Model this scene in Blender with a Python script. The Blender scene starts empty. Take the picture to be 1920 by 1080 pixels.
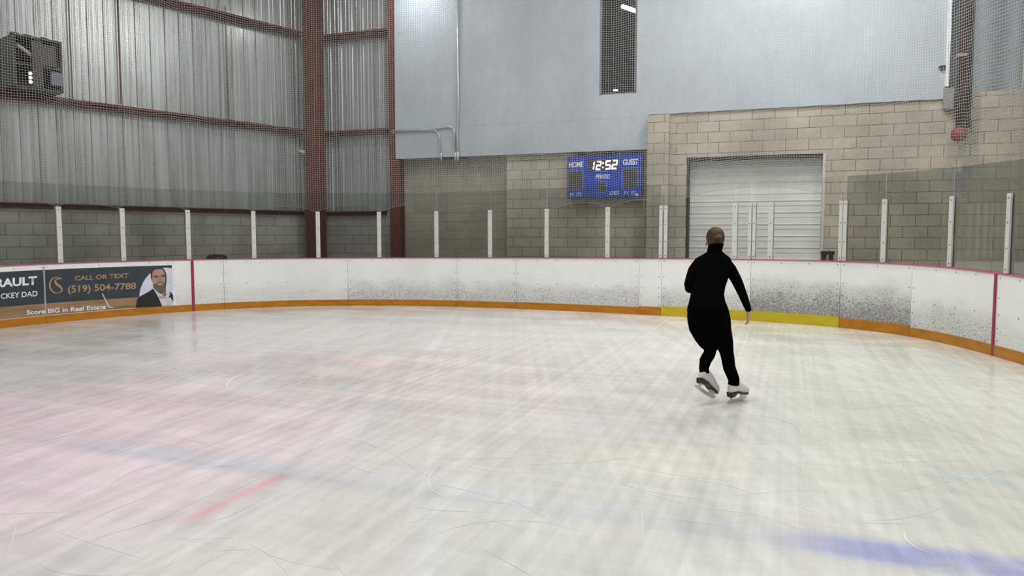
import bpy, bmesh, math, random
import numpy as np
from mathutils import Vector, Matrix

SC = bpy.context.scene
COL = SC.collection
random.seed(7)

# ------------------------------------------------------------------ camera
F = 1380.0                       # focal length in pixels of the 1920x1080 frame
HC = 1.52                        # camera height above the ice
PITCH = math.atan(98.0 / F)
cam = bpy.data.objects.new('camera', bpy.data.cameras.new('camera'))
COL.objects.link(cam)
cam.location = (0, 0, HC)
cam.rotation_euler = (math.pi / 2 - PITCH, 0, 0)
cam.data.sensor_width = 36
cam.data.lens = F / 1920 * 36
cam.data.clip_end = 200
SC.camera = cam

# ------------------------------------------------------------------ light
SC.view_settings.view_transform = 'Standard'
SC.view_settings.look = 'None'
SC.view_settings.gamma = 1
SC.view_settings.use_curve_mapping = False
SC.view_settings.exposure = 0.0
SC.cycles.transparent_max_bounces = 16
SC.cycles.max_bounces = 6

world = bpy.data.worlds.new('hall_air'); SC.world = world
world.use_nodes = True
wb = world.node_tree.nodes['Background']
wb.inputs[0].default_value = (0.80, 0.86, 0.90, 1)
wb.inputs[1].default_value = 0.27

def area(name, loc, power, size=1.4, rot=(0, 0, 0), color=(1, .98, .94), spread=180):
    l = bpy.data.lights.new(name, 'AREA')
    l.energy = power; l.size = size; l.color = color; l.shape = 'DISK'
    l.spread = math.radians(spread)
    o = bpy.data.objects.new(name, l); COL.objects.link(o)
    o.location = loc; o.rotation_euler = rot
    return o
for (x, y) in ((-5.5, 1.5), (0, 0.0), (5.0, -1.5), (-5.0, 7.5), (0.6, 6.0), (5.6, 4.2), (-3.2, 12.6), (2.2, 11.0), (6.8, 8.6)):
    area('ceiling_lamp', (x, y, 8.8), 165)
# ------------------------------------------------------------------ pixel and plane maths
cp, sp = math.cos(PITCH), math.sin(PITCH)
def ray(px, py):
    a, b = px - 960, -(py - 540)
    return Vector((a, F * cp + b * sp, -F * sp + b * cp))
def on_ice(px, py, z=0.0):
    r = ray(px, py); t = (z - HC) / r.z
    return Vector((r.x * t, r.y * t, z))
def at_depth(px, py, Y):
    r = ray(px, py); t = Y / r.y
    return Vector((r.x * t, Y, HC + r.z * t))
class Wall:
    """vertical plane: s runs along it, o is the offset towards the rink"""
    def __init__(w, p, d, n):
        w.p, w.d, w.n = Vector((p[0], p[1], 0)), Vector((d[0], d[1], 0)).normalized(), Vector((n[0], n[1], 0)).normalized()
    def hit(w, px, py, o=0.0):
        r = ray(px, py); q = w.p + w.n * o
        t = (q.x * w.n.x + q.y * w.n.y) / (r.x * w.n.x + r.y * w.n.y)
        P = r * t
        return (P - q).dot(w.d), HC + P.z
    def pt(w, s, z, o=0.0):
        q = w.p + w.d * s + w.n * o
        return Vector((q.x, q.y, z))
P0 = at_depth(1346, 442, 15.2)
BACK = Wall((P0.x, P0.y), (3960, -F), (-F, -3960))
# corner of the hall = back wall line seen at x = 588
r = ray(588, 442)
t = (BACK.p.dot(BACK.n)) / (r.x * BACK.n.x + r.y * BACK.n.y)
CORNER = Vector((r.x * t, r.y * t, 0))
LEFT = Wall((CORNER.x, CORNER.y), (-1130, -F), (F, -1130))
r = ray(1896, 442)
t = (BACK.p.dot(BACK.n)) / (r.x * BACK.n.x + r.y * BACK.n.y)
RCORNER = Vector((r.x * t, r.y * t, 0))
RIGHT = Wall((RCORNER.x, RCORNER.y), (-F, -3960), (-3960, F))
# a lamp whose gleam shows on the left metal wall, and one close to the white wall, both above the frame
def mirror_lamp(px, py, W, z, power, size):
    P = W.pt(*W.hit(px, py)); d = (P - Vector((0, 0, HC))).normalized()
    d = d - W.n * 2 * d.dot(W.n); P = P + d * ((z - P.z) / d.z)
    area('ceiling_lamp', P, power, size)
mirror_lamp(248, 62, LEFT, 8.6, 300, .8)
q = at_depth(757, -60, 16.4)
area('corner_lamp', q, 26, .35)
S_CORNER = (CORNER - BACK.p).dot(BACK.d)
S_RCORNER = (RCORNER - BACK.p).dot(BACK.d)

# plan of the rink boards, traced on the ice
BP = [(0, 615), (120, 604.5), (240, 593), (360, 583.5), (480, 577.6), (560, 574.2), (652, 571.3), (760, 572.6), (857, 576), (968, 580.3),
      (1100, 586), (1198, 589.6), (1240, 592), (1407, 600.5), (1575, 613.7), (1680, 627.5), (1760, 641.5), (1860, 663), (1920, 689)]
TOPS = [(0, 498), (360, 487), (480, 484), (652, 483), (857, 482.8), (968, 483), (1240, 484.5), (1407, 485.7), (1575, 487.7), (1680, 494.7), (1760, 500.5), (1868, 510.5), (1920, 519)]
px = np.array([b[0] for b in BP], float)
pp = np.array([on_ice(*b)[:2] for b in BP])
tt = (px - 960) / 960
cx, cy = np.polyfit(tt, pp[:, 0], 5), np.polyfit(tt, pp[:, 1], 5)
tq = np.linspace(-1.0, 1.0, 600)
PL = np.stack([np.polyval(cx, tq), np.polyval(cy, tq)], 1)
def ext(P, a, b, n, L):
    d = P[a] - P[b]; d = d / np.linalg.norm(d)
    return np.array([P[a] + d * L * k / n for k in range(1, n + 1)])
lefty = ext(PL, 0, 8, 60, 6.0)[::-1]
righty = ext(PL, -1, -9, 60, 5.6)
PL = np.concatenate([lefty, PL, righty])
SEG = np.linalg.norm(np.diff(PL, axis=0), axis=1)
SS = np.concatenate([[0], np.cumsum(SEG)])
def plan(s):
    return np.array([np.interp(s, SS, PL[:, 0]), np.interp(s, SS, PL[:, 1])])
def frame(s, e=0.12):
    a, b = plan(max(s - e, 0)), plan(min(s + e, SS[-1]))
    d = (b - a) / np.linalg.norm(b - a)
    return d, np.array([-d[1], d[0]])          # tangent, outward normal
def board_hit(px, py):
    r = ray(px, py)
    c = PL[:, 0] * r.y - PL[:, 1] * r.x
    best = None
    for i in range(len(c) - 1):
        if c[i] == 0 or c[i] * c[i + 1] < 0:
            f = c[i] / (c[i] - c[i + 1])
            q = PL[i] * (1 - f) + PL[i + 1] * f
            if q[1] > 0.5:
                t = math.hypot(*q) / math.hypot(r.x, r.y)
                if best is None or t < best[2]: best = (SS[i] * (1 - f) + SS[i + 1] * f, HC + r.z * t, t)
    return best[0], best[1]
def bpt(s, z, o=0.0):
    """point on the board face at s, height z, o metres outwards"""
    p = plan(s); n = frame(s)[1]
    return Vector((p[0] + n[0] * o, p[1] + n[1] * o, z))
_ts = [board_hit(*q) for q in TOPS]
_tx, _tz = np.array([a for a, b in _ts]), np.array([b for a, b in _ts])
_k = np.polyfit(_tx - 15, _tz, 5)
def btop(s):
    return float(np.polyval(_k, min(max(s, _tx[0]), _tx[-1]) - 15))
YB = lambda x: float(np.interp(x, px, [b[1] for b in BP]))
YT = lambda x: float(np.interp(x, [b[0] for b in TOPS], [b[1] for b in TOPS]))
def S_at(x):            # arc length of a mark seen at x on the board
    return board_hit(x, (YB(x) + YT(x)) / 2)[0]

# ------------------------------------------------------------------ object helpers
def link(name, mesh, mat, parent=None, smooth=False):
    mesh.name = name
    o = bpy.data.objects.new(name, mesh); COL.objects.link(o)
    if mat is not None:
        for m in (mat if isinstance(mat, (list, tuple)) else [mat]): mesh.materials.append(m)
    if parent is not None:
        o.parent = parent
        o.matrix_parent_inverse = Matrix.Translation(parent.location).inverted() if parent.type == 'EMPTY' or parent.location.length else Matrix()
    if smooth:
        mesh.polygons.foreach_set('use_smooth', [True] * len(mesh.polygons))
    return o
def from_bm(name, bm, mat, parent=None, smooth=False):
    bmesh.ops.recalc_face_normals(bm, faces=bm.faces)
    me = bpy.data.meshes.new(name); bm.to_mesh(me); bm.free()
    return link(name, me, mat, parent, smooth)
def thing(name, label, cat, loc=(0, 0, 0), group=None):
    o = bpy.data.objects.new(name, None); COL.objects.link(o)
    o.location = loc; o.empty_display_size = .2
    tag(o, label, cat, group); return o
def tag(o, label, cat, group=None):
    o['label'] = label; o['category'] = cat
    if group: o['group'] = group
    return o
def structure(o, label=None):
    o['kind'] = 'structure'
    if label: o['label'] = label
    return o
def quadbox(bm, A, B, C, D, A2, B2, C2, D2):
    v = [bm.verts.new(p) for p in (A, B, C, D, A2, B2, C2, D2)]
    for f in ((0, 1, 2, 3), (7, 6, 5, 4), (0, 4, 5, 1), (1, 5, 6, 2), (2, 6, 7, 3), (3, 7, 4, 0)):
        bm.faces.new([v[i] for i in f])
    return v
def box(bm, c, ex, ey, ez):
    """box about c with half-extent vectors"""
    c, ex, ey, ez = Vector(c), Vector(ex), Vector(ey), Vector(ez)
    quadbox(bm, c - ex - ey - ez, c + ex - ey - ez, c + ex + ey - ez, c - ex + ey - ez,
            c - ex - ey + ez, c + ex - ey + ez, c + ex + ey + ez, c - ex + ey + ez)
def wbox(bm, W, s0, s1, z0, z1, o0, o1):
    quadbox(bm, W.pt(s0, z0, o0), W.pt(s1, z0, o0), W.pt(s1, z0, o1), W.pt(s0, z0, o1),
            W.pt(s0, z1, o0), W.pt(s1, z1, o0), W.pt(s1, z1, o1), W.pt(s0, z1, o1))
def tube(bm, pts, rad, n=10, cap=True):
    """round tube along pts; rad is a number or a list"""
    pts = [Vector(p) for p in pts]; rings = []
    up = None
    for i, p in enumerate(pts):
        d = (pts[min(i + 1, len(pts) - 1)] - pts[max(i - 1, 0)]).normalized()
        if up is None: up = d.orthogonal().normalized()
        up = (up - d * up.dot(d)).normalized()
        side = d.cross(up)
        rr = rad[i] if isinstance(rad, (list, tuple)) else rad
        ra, rb = rr if isinstance(rr, (list, tuple)) else (rr, rr)
        rings.append([bm.verts.new(p + up * math.cos(2 * math.pi * k / n) * ra + side * math.sin(2 * math.pi * k / n) * rb) for k in range(n)])
    for a, b in zip(rings, rings[1:]):
        for k in range(n): bm.faces.new((a[k], a[(k + 1) % n], b[(k + 1) % n], b[k]))
    if cap: bm.faces.new(rings[0][::-1]); bm.faces.new(rings[-1])
    return rings
def arc_pts(pts, r=.15, n=6):
    """round the inner corners of a polyline"""
    pts = [Vector(p) for p in pts]; out = [pts[0]]
    for a, b, c in zip(pts, pts[1:], pts[2:]):
        u, v = (a - b), (c - b); k = min(r, u.length * .49, v.length * .49)
        p, q = b + u.normalized() * k, b + v.normalized() * k
        for i in range(n + 1):
            t = i / n; out.append(p * (1 - t) ** 2 + b * 2 * t * (1 - t) + q * t * t)
    return out + [pts[-1]]
def ellipsoid(bm, c, rx, ry, rz, rot=None, u=20, v=14):
    m = Matrix.Translation(c) @ (rot.to_4x4() if rot else Matrix()) @ Matrix.Diagonal((rx, ry, rz, 1))
    bmesh.ops.create_uvsphere(bm, u_segments=u, v_segments=v, radius=1, matrix=m)
def wall_uv(o, W):
    me = o.data; uv = me.uv_layers.new(name='UVMap')
    for lp in me.loops:
        co = o.matrix_world @ me.vertices[lp.vertex_index].co
        uv.data[lp.index].uv = ((co - W.p).xy.dot(W.d.xy), co.z)

# ------------------------------------------------------------------ materials
class G:
    """small node-graph helper"""
    def __init__(g, name):
        g.m = bpy.data.materials.new(name); g.m.use_nodes = True
        g.t = g.m.node_tree; g.t.nodes.clear()
        g.out = g.t.nodes.new('ShaderNodeOutputMaterial')
    def n(g, kind, props=None, **inp):
        nd = g.t.nodes.new('ShaderNode' + kind)
        for k, v in (props or {}).items(): setattr(nd, k, v)
        for k, v in inp.items():
            key = int(k[1:]) if k[0] == 'i' and k[1:].isdigit() else k.replace('_', ' ')
            g.set(nd.inputs[key], v)
        return nd
    def set(g, sock, v):
        if hasattr(v, 'is_linked') or isinstance(v, bpy.types.NodeSocket): g.t.links.new(v, sock)
        elif hasattr(v, 'outputs'): g.t.links.new(v.outputs[0], sock)
        else: sock.default_value = (tuple(v) + (1,)) if isinstance(v, (tuple, list)) and len(v) == 3 and sock.type == 'RGBA' else v
    def math(g, op, a, b=0.0, c=None, clamp=False):
        nd = g.t.nodes.new('ShaderNodeMath'); nd.operation = op; nd.use_clamp = clamp
        g.set(nd.inputs[0], a); g.set(nd.inputs[1], b)
        if c is not None: g.set(nd.inputs[2], c)
        return nd.outputs[0]
    def mix(g, f, a, b, blend='MIX'):
        nd = g.t.nodes.new('ShaderNodeMix'); nd.data_type = 'RGBA'; nd.blend_type = blend
        g.set(nd.inputs[0], f); g.set(nd.inputs[6], a); g.set(nd.inputs[7], b)
        return nd.outputs[2]
    def ramp(g, v, lo, hi, a=0.0, b=1.0):
        nd = g.t.nodes.new('ShaderNodeMapRange'); nd.interpolation_type = 'SMOOTHSTEP'
        for i, x in enumerate((v, lo, hi, a, b)): g.set(nd.inputs[i], x)
        return nd.outputs[0]
    def noise(g, vec, scale, detail=3, rough=.55, dist=0):
        nd = g.n('TexNoise', Vector=vec, Scale=scale, Detail=detail, Roughness=rough, Distortion=dist)
        return nd.outputs[0]
    def mapping(g, vec, scale=(1, 1, 1), rot=(0, 0, 0), loc=(0, 0, 0)):
        nd = g.n('Mapping', Vector=vec)
        nd.inputs['Scale'].default_value = scale; nd.inputs['Rotation'].default_value = rot; nd.inputs['Location'].default_value = loc
        return nd.outputs[0]
    def obj(g): return g.n('NewGeometry').outputs['Position']
    def uv(g): return g.n('TexCoord').outputs['UV']
    def bump(g, h, strength=.3, dist=.01):
        return g.n('Bump', Height=h, Strength=strength, Distance=dist).outputs[0]
    def surf(g, color, rough=.6, metal=0.0, spec=.5, normal=None, **kw):
        b = g.t.nodes.new('ShaderNodeBsdfPrincipled')
        g.set(b.inputs['Base Color'], color); g.set(b.inputs['Roughness'], rough)
        g.set(b.inputs['Metallic'], metal); g.set(b.inputs['Specular IOR Level'], spec)
        if normal is not None: g.t.links.new(normal, b.inputs['Normal'])
        for k, v in kw.items(): g.set(b.inputs[k.replace('_', ' ')], v)
        g.t.links.new(b.outputs[0], g.out.inputs[0]); return g.m
def plain(name, c, rough=.6, metal=0, spec=.5, vary=.06, scale=6):
    g = G(name); p = g.obj()
    n = g.noise(p, scale, 4)
    k = g.ramp(n, .3, .7, 1 - vary, 1 + vary)
    col = g.mix(1.0, c, g.n('CombineColor', Red=k, Green=k, Blue=k), 'MULTIPLY')
    return g.surf(col, rough, metal, spec)
def emit(name, c, s):
    g = G(name); e = g.n('Emission', Color=c, Strength=s)
    g.t.links.new(e.outputs[0], g.out.inputs[0]); return g.m

def mat_block(name, c1, c2, mortar, bw=.42, rh=.212, stain=.2):
    g = G(name); uv = g.uv()
    b = g.n('TexBrick', {'offset': .5, 'squash': 1.0}, Vector=uv, Color1=c1, Color2=c2, Mortar=mortar, Scale=1.0)
    b.inputs['Mortar Size'].default_value = .007; b.inputs['Mortar Smooth'].default_value = .2
    b.inputs['Bias'].default_value = -.1
    b.inputs['Brick Width'].default_value = bw; b.inputs['Row Height'].default_value = rh
    p = g.obj()
    n1, n2 = g.noise(p, 1.1, 4), g.noise(p, 45, 3, .7)
    k = g.math('MULTIPLY', g.ramp(n1, .3, .7, 1 - stain, 1 + stain * .5), g.ramp(n2, .25, .75, .86, 1.12))
    col = g.mix(1.0, b.outputs['Color'], g.n('CombineColor', Red=k, Green=k, Blue=k), 'MULTIPLY')
    h = g.math('SUBTRACT', g.math('MULTIPLY', n2, .3), b.outputs['Fac'])
    return g.surf(col, .9, 0, .2, g.bump(h, .5, .01))
M = {}
M['block'] = mat_block('concrete_block', (.53, .48, .405), (.46, .415, .35), (.22, .195, .165))
M['block_left'] = mat_block('grey_block', (.44, .42, .365), (.36, .345, .305), (.22, .21, .19), bw=.44, rh=.219)
M['block_plain'] = mat_block('smoothed_block', (.42, .375, .31), (.38, .345, .285), (.30, .27, .225), bw=.42, rh=.205)

g = G('galvanised_cladding'); p = g.obj()
st = g.noise(g.mapping(p, (7, 7, .25)), 1.0, 4, .6)
big = g.noise(p, .5, 2)
c = g.mix(g.ramp(st, .3, .7), (.38, .395, .39), (.58, .60, .60))
c = g.mix(g.ramp(big, .3, .7, 0, .35), c, (.36, .385, .38))
M['cladding'] = g.surf(c, g.ramp(st, .2, .8, .22, .36), .55, .5)

g = G('white_wall_sheet'); p = g.obj()
n1, n2 = g.noise(p, .8, 5, .6), g.noise(g.mapping(p, (3, 3, 1)), 2.5, 5, .65)
k = g.math('MULTIPLY', g.ramp(n1, .3, .7, .93, 1.05), g.ramp(n2, .3, .7, .96, 1.03))
c = g.mix(1.0, (.475, .54, .605), g.n('CombineColor', Red=k, Green=k, Blue=k), 'MULTIPLY')
M['sheet'] = g.surf(c, .5, 0, .35)

g = G('red_oxide_steel'); p = g.obj()
n = g.noise(g.mapping(p, (4, 4, 1)), 3, 5, .65)
M['steel_red'] = g.surf(g.mix(g.ramp(n, .3, .75), (.105, .025, .018), (.165, .046, .03)), .55, 0, .4)

def mat_board(name, amount, seed, top=.86, film=.35):
    g = G(name); p = g.obj()
    z = g.n('SeparateXYZ', Vector=p).outputs[2]
    q = g.mapping(p, (1, 1, 1.7), loc=(seed, seed * .7, 0))
    sp_ = g.noise(q, 30, 3, .75)
    fine = g.noise(g.mapping(p, (1, 1, 1.6), loc=(0, seed, 0)), 105, 2, .7)
    cl = g.noise(q, 2.3, 3)
    zz = g.math('ADD', z, g.math('MULTIPLY', g.math('SUBTRACT', cl, .5), .45))
    dens = g.ramp(zz, top, .22, 0, amount)
    thr = g.math('SUBTRACT', .735, g.math('MULTIPLY', dens, .18))
    k = g.math('MAXIMUM', g.ramp(sp_, thr, g.math('ADD', thr, .10), 0, .8), g.ramp(fine, thr, g.math('ADD', thr, .08), 0, .9))
    scr = g.noise(g.mapping(p, (1.2, 1.2, 40), loc=(seed, 0, 0)), 1.5, 3, .6)
    k = g.math('MAXIMUM', g.math('MULTIPLY', k, g.ramp(dens, 0, .12)), g.math('MULTIPLY', g.ramp(scr, .64, .72, 0, .35), g.ramp(zz, .9, .4)), clamp=True)
    base = g.mix(g.ramp(g.noise(p, 1.4, 3), .3, .7), (.80, .81, .79), (.86, .865, .85))
    base = g.mix(g.ramp(dens, .2, 1.0, 0, film), base, (.50, .495, .47))
    return g.surf(g.mix(k, base, (.12, .12, .115)), .38, 0, .45)
M['board_clean'] = mat_board('white_board_light_wear', .75, 1.0)
M['board_mid'] = mat_board('white_board_puck_marks', 1.15, 5.0)
M['board_dirty'] = mat_board('white_board_heavy_puck_marks', 1.6, 9.0, 1.12, .5)
def mat_kick(name, c1, c2):
    g = G(name); p = g.obj()
    n, f = g.noise(g.mapping(p, (1, 1, 3)), 4, 4), g.noise(p, 60, 2, .7)
    c = g.mix(g.ramp(n, .3, .7), c1, c2)
    return g.surf(g.mix(g.ramp(f, .66, .72, 0, .75), c, (.06, .04, .02)), .4, 0, .4)
M['kick_orange'] = mat_kick('orange_kick_plate', (.39, .150, .006), (.49, .20, .009))
M['kick_yellow'] = mat_kick('yellow_kick_plate', (.50, .375, .012), (.57, .43, .018))
M['cap'] = plain('pink_red_cap_rail', (.44, .10, .17), .45)
M['red_line'] = plain('red_line_paint', (.33, .025, .06), .45)
M['alu'] = plain('pale_aluminium', (.62, .61, .585), .5, .1, .5, .05)
M['dark_metal'] = plain('dark_metal', (.035, .033, .03), .5, .2)
M['screw'] = plain('screw_heads', (.07, .07, .07), .5, .5)
M['conduit'] = plain('galvanised_conduit', (.55, .57, .60), .35, .5)
M['pipe_red'] = plain('red_pipe', (.055, .03, .025), .5)
M['cap_red'] = plain('red_ball_cap', (.24, .025, .022), .5)
M['concrete'] = plain('grey_concrete_floor', (.22, .21, .19), .85, 0, .3, .2, 2)
M['rubber'] = plain('black_plastic', (.012, .012, .013), .5)
M['sheet_grey_blue'] = plain('painted_grey_blue_sheet', (.34, .39, .44), .6)  # even grey-blue colour of the side sheet

def mat_pane(name, tint):
    g = G(name)
    tr = g.n('BsdfTransparent', Color=tint)
    gl = g.n('BsdfGlossy', Color=(1, 1, 1), Roughness=.05)
    df = g.n('BsdfDiffuse', Color=(.55, .60, .57))
    fr = g.n('LayerWeight', Blend=.18)
    m0 = g.n('MixShader', i0=.014, i1=tr, i2=df)
    m1 = g.n('MixShader', i0=g.math('MULTIPLY', fr.outputs['Fresnel'], .38), i1=m0, i2=gl)
    g.t.links.new(m1.outputs[0], g.out.inputs[0]); return g.m
M['glass'] = mat_pane('aged_acrylic', (.85, .862, .85))
M['glass_dark'] = mat_pane('dark_acrylic', (.785, .80, .785))  # darker tint on the right panes stands in for darker blocks behind them
M['glass_new'] = mat_pane('clear_acrylic', (.95, .965, .955))

g = G('net_twine')
a = g.n('BsdfDiffuse', Color=(.56, .56, .54)); b = g.n('BsdfTranslucent', Color=(.45, .45, .43))
m1 = g.n('MixShader', i0=.3, i1=a, i2=b)
g.t.links.new(m1.outputs[0], g.out.inputs[0]); M['net'] = g.m

# ice: rink axes u (along the goal line) and v (length of the rink)
g = G('scratched_ice'); p = g.obj()
ang = math.radians(20.6)
r_ = g.mapping(p, rot=(0, 0, ang))
s_ = g.n('SeparateXYZ', Vector=r_); U, V = s_.outputs[0], s_.outputs[1]
n_big = g.noise(p, .35, 3)
n_mid = g.noise(g.mapping(r_, (.6, 1.1, 1)), 1.3, 3, .5)
st1 = g.noise(g.mapping(r_, (15, .16, 1)), 1.0, 3, .5)          # streaks down the rink
st2 = g.noise(g.mapping(r_, (.16, 8, 1)), 1.0, 2, .5)          # streaks across it
st3 = g.noise(g.mapping(p, (7.0, .2, 1), rot=(0, 0, math.radians(-12))), 1.2, 2, .5)
fine = g.noise(g.mapping(r_, (1, 1.8, 1)), 9, 2, .5)
c = g.mix(g.ramp(g.math('ADD', U, g.math('MULTIPLY', n_big, 4)), -3, 4), (.635, .608, .592), (.585, .588, .542))
lum = g.math('MULTIPLY', g.ramp(st1, .30, .70, .93, 1.07), g.ramp(st2, .32, .70, .97, 1.035))
lum = g.math('MULTIPLY', lum, g.ramp(st3, .32, .70, .95, 1.06))
lum = g.math('MULTIPLY', lum, g.ramp(n_mid, .3, .72, .95, 1.05))
lum = g.math('MULTIPLY', lum, g.ramp(fine, .28, .74, .98, 1.02))
def blob(cu, cv, ru, rv, k):
    a = g.math('DIVIDE', g.math('SUBTRACT', U, cu), ru); b = g.math('DIVIDE', g.math('SUBTRACT', V, cv), rv)
    d = g.math('ADD', g.math('MULTIPLY', a, a), g.math('MULTIPLY', b, b))
    return g.ramp(d, 1.0, 0.0, 0, k)
def band(x, c0, hw, soft):
    return g.ramp(g.math('ABSOLUTE', g.math('SUBTRACT', x, c0)), hw + soft, hw - soft)
patch = g.noise(p, 2.2, 4, .65)
# pale pink stain where old paint shows through
c = g.mix(g.math('MULTIPLY', blob(-5.6, 3.6, 3.4, 2.6, .55), g.ramp(patch, .2, .7, .5, 1)), c, (.80, .56, .68))
c = g.mix(g.math('MULTIPLY', blob(-4.6, 6.8, 4.5, 3.0, .30), g.ramp(patch, .35, .65)), c, (.80, .60, .62))
# worn blue line, red hash mark, goal crease and goal line
bl = g.math('MULTIPLY', band(V, 3.86, .14, .08), g.ramp(U, -5.3, -4.3))
bk = g.math('ADD', g.math('ADD', g.ramp(U, -.2, .45, 0, .52), g.ramp(U, -2.6, -3.6, 0, .16)), .14)
c = g.mix(g.math('MULTIPLY', g.math('MULTIPLY', bl, bk), g.ramp(patch, .25, .6, .55, 1.15)), c, g.mix(g.ramp(U, -1.5, .3), (.30, .43, .62), (.25, .27, .56)))
rh = g.math('MULTIPLY', band(U, -2.98, .035, .045), band(V, 3.40, .40, .10))
c = g.mix(g.math('MULTIPLY', rh, g.ramp(patch, .2, .6, .3, .5)), c, (.78, .16, .24))
for args in ((-5.9, 10.2, .55, .30, .35), (-3.4, 10.9, 1.6, .22, .25), (-4.4, 9.4, 1.2, .25, .22), (1.15, 5.3, .35, .12, .35)):
    c = g.mix(g.math('MULTIPLY', blob(*args), g.ramp(patch, .3, .65)), c, (.38, .62, .74))
c = g.mix(g.math('MULTIPLY', blob(-4.9, 7.6, .9, .2, .4), g.ramp(patch, .35, .6)), c, (.85, .5, .52))
c = g.mix(g.math('MULTIPLY', blob(-.9, 4.95, .9, .5, .25), g.ramp(patch, .3, .6)), c, (.72, .70, .50))
col = g.mix(1.0, c, g.n('CombineColor', Red=lum, Green=lum, Blue=lum), 'MULTIPLY')
M['ice'] = g.surf(col, g.ramp(n_mid, .3, .7, .15, .27), 0, .42)
M['snow'] = plain('scraped_snow', (.67, .67, .645), .8)

# ------------------------------------------------------------------ setting: floors
bm = bmesh.new()
box(bm, (0, 8, -.11), (16, 0, 0), (0, 16, 0), (0, 0, .05))
structure(from_bm('floor', bm, M['concrete']))
bm = bmesh.new()
ring = [bpt(s, 0, .05) for s in np.linspace(0, SS[-1], 160)]
ring += [Vector((ring[-1].x - 1.2, -6, 0)), Vector((ring[0].x - 2, -6, 0))]
top = [bm.verts.new(q) for q in ring]; low = [bm.verts.new(q + Vector((0, 0, -.06))) for q in ring]
bm.faces.new(top); bm.faces.new(low[::-1])
for i in range(len(top)):
    j = (i + 1) % len(top); bm.faces.new((top[i], low[i], low[j], top[j]))
structure(from_bm('floor_ice', bm, M['ice']), 'white scratched rink ice with faded blue and red lines')

# ------------------------------------------------------------------ setting: left wall
HALL = 9.5
S_L1 = 17.0
def cladding(bm, W, s0, s1, z0, z1, o=0.0, pitch=.30):
    prof = []; s = s0
    while s < s1:
        for ds, do in ((0, 0), (.085, 0), (.095, .006), (.110, .006), (.120, 0), (.185, 0), (.195, .006), (.210, .006), (.220, 0), (.25, 0), (.265, .020), (.285, .020)):
            if s + ds < s1: prof.append((s + ds, do))
        s += pitch
    prof.append((s1, 0))
    a = [bm.verts.new(W.pt(s, z0, o + d)) for s, d in prof]; b = [bm.verts.new(W.pt(s, z1, o + d)) for s, d in prof]
    for i in range(len(a) - 1): bm.faces.new((a[i], a[i + 1], b[i + 1], b[i]))
    e = [bm.verts.new(W.pt(q, z, o - .05)) for q, z in ((s0, z0), (s1, z0), (s1, z1), (s0, z1))]
    bm.faces.new(e)
Z_BASE_L = LEFT.hit(300, 392.5)[1]
wl = bpy.data.objects.new('wall_left', None); COL.objects.link(wl); structure(wl)
bm = bmesh.new(); cladding(bm, LEFT, 0, S_L1, Z_BASE_L, HALL)
from_bm('cladding', bm, M['cladding'], wl)
bm = bmesh.new(); wbox(bm, LEFT, 0, S_L1, -.1, Z_BASE_L, -.15, .02)
o = from_bm('blockwork', bm, M['block_left'], wl); wall_uv(o, LEFT)

# ------------------------------------------------------------------ setting: back wall
wbk = bpy.data.objects.new('wall_back', None); COL.objects.link(wbk); structure(wbk)
sb = lambda x, y=442, o=0.0: BACK.hit(x, y, o)[0]
zb = lambda x, y, o=0.0: BACK.hit(x, y, o)[1]
S_C2 = sb(746)
Z_BASE_B = zb(690, 400)
bm = bmesh.new(); cladding(bm, BACK, S_CORNER, S_C2, Z_BASE_B, HALL)
from_bm('cladding', bm, M['cladding'], wbk)
bm = bmesh.new(); wbox(bm, BACK, S_CORNER, S_C2, -.1, Z_BASE_B, -.15, .02)
o = from_bm('blockwork', bm, M['block_left'], wbk); wall_uv(o, BACK)
PAN_O = .30
z_pan_lo = zb(980, 289, PAN_O)                  # foot of the left half of the sheet
s_p0, s_p1 = sb(742, 298, PAN_O), sb(1776, 180, PAN_O)
s_step = sb(1216, 290, PAN_O)
z_pan_hi = zb(1500, 199.5, PAN_O)
# recessed smooth blocks, then the brighter blocks under the scoreboard
s_w1 = sb(950, 380, .16)
bm = bmesh.new(); wbox(bm, BACK, S_C2, s_w1 + .02, -.1, z_pan_lo + .1, -.15, 0)
o = from_bm('blockwork', bm, M['block_plain'], wbk); wall_uv(o, BACK)
s_pil0, s_pil1 = sb(1213, 330, .5), sb(1253, 330, .5)
bm = bmesh.new(); wbox(bm, BACK, s_w1, s_pil0 + .05, -.1, z_pan_lo + .1, -.15, .16)
o = from_bm('blockwork', bm, M['block'], wbk); wall_uv(o, BACK)
# wall with the overhead door
W2O = .25
s_d0, s_d1 = sb(1287, 380, W2O), sb(1544, 380, W2O)
z_d = zb(1415, 291.5, W2O)
s_w2e = sb(1800, 300, W2O)
bm = bmesh.new()
wbox(bm, BACK, s_pil1 - .1, s_d0, -.1, z_d, -.15, W2O)
wbox(bm, BACK, s_d1, S_RCORNER, -.1, z_d, -.15, W2O)
wbox(bm, BACK, s_pil1 - .1, S_RCORNER, z_d, z_pan_hi + .10, -.15, W2O)
o = from_bm('blockwork', bm, M['block'], wbk); wall_uv(o, BACK)
bm = bmesh.new(); z_pil = zb(1235, 215, .5); wbox(bm, BACK, s_pil0, s_pil1, -.1, z_pil, 0, .5)
o = from_bm('pilaster', bm, M['block'], wbk); wall_uv(o, BACK)
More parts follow.
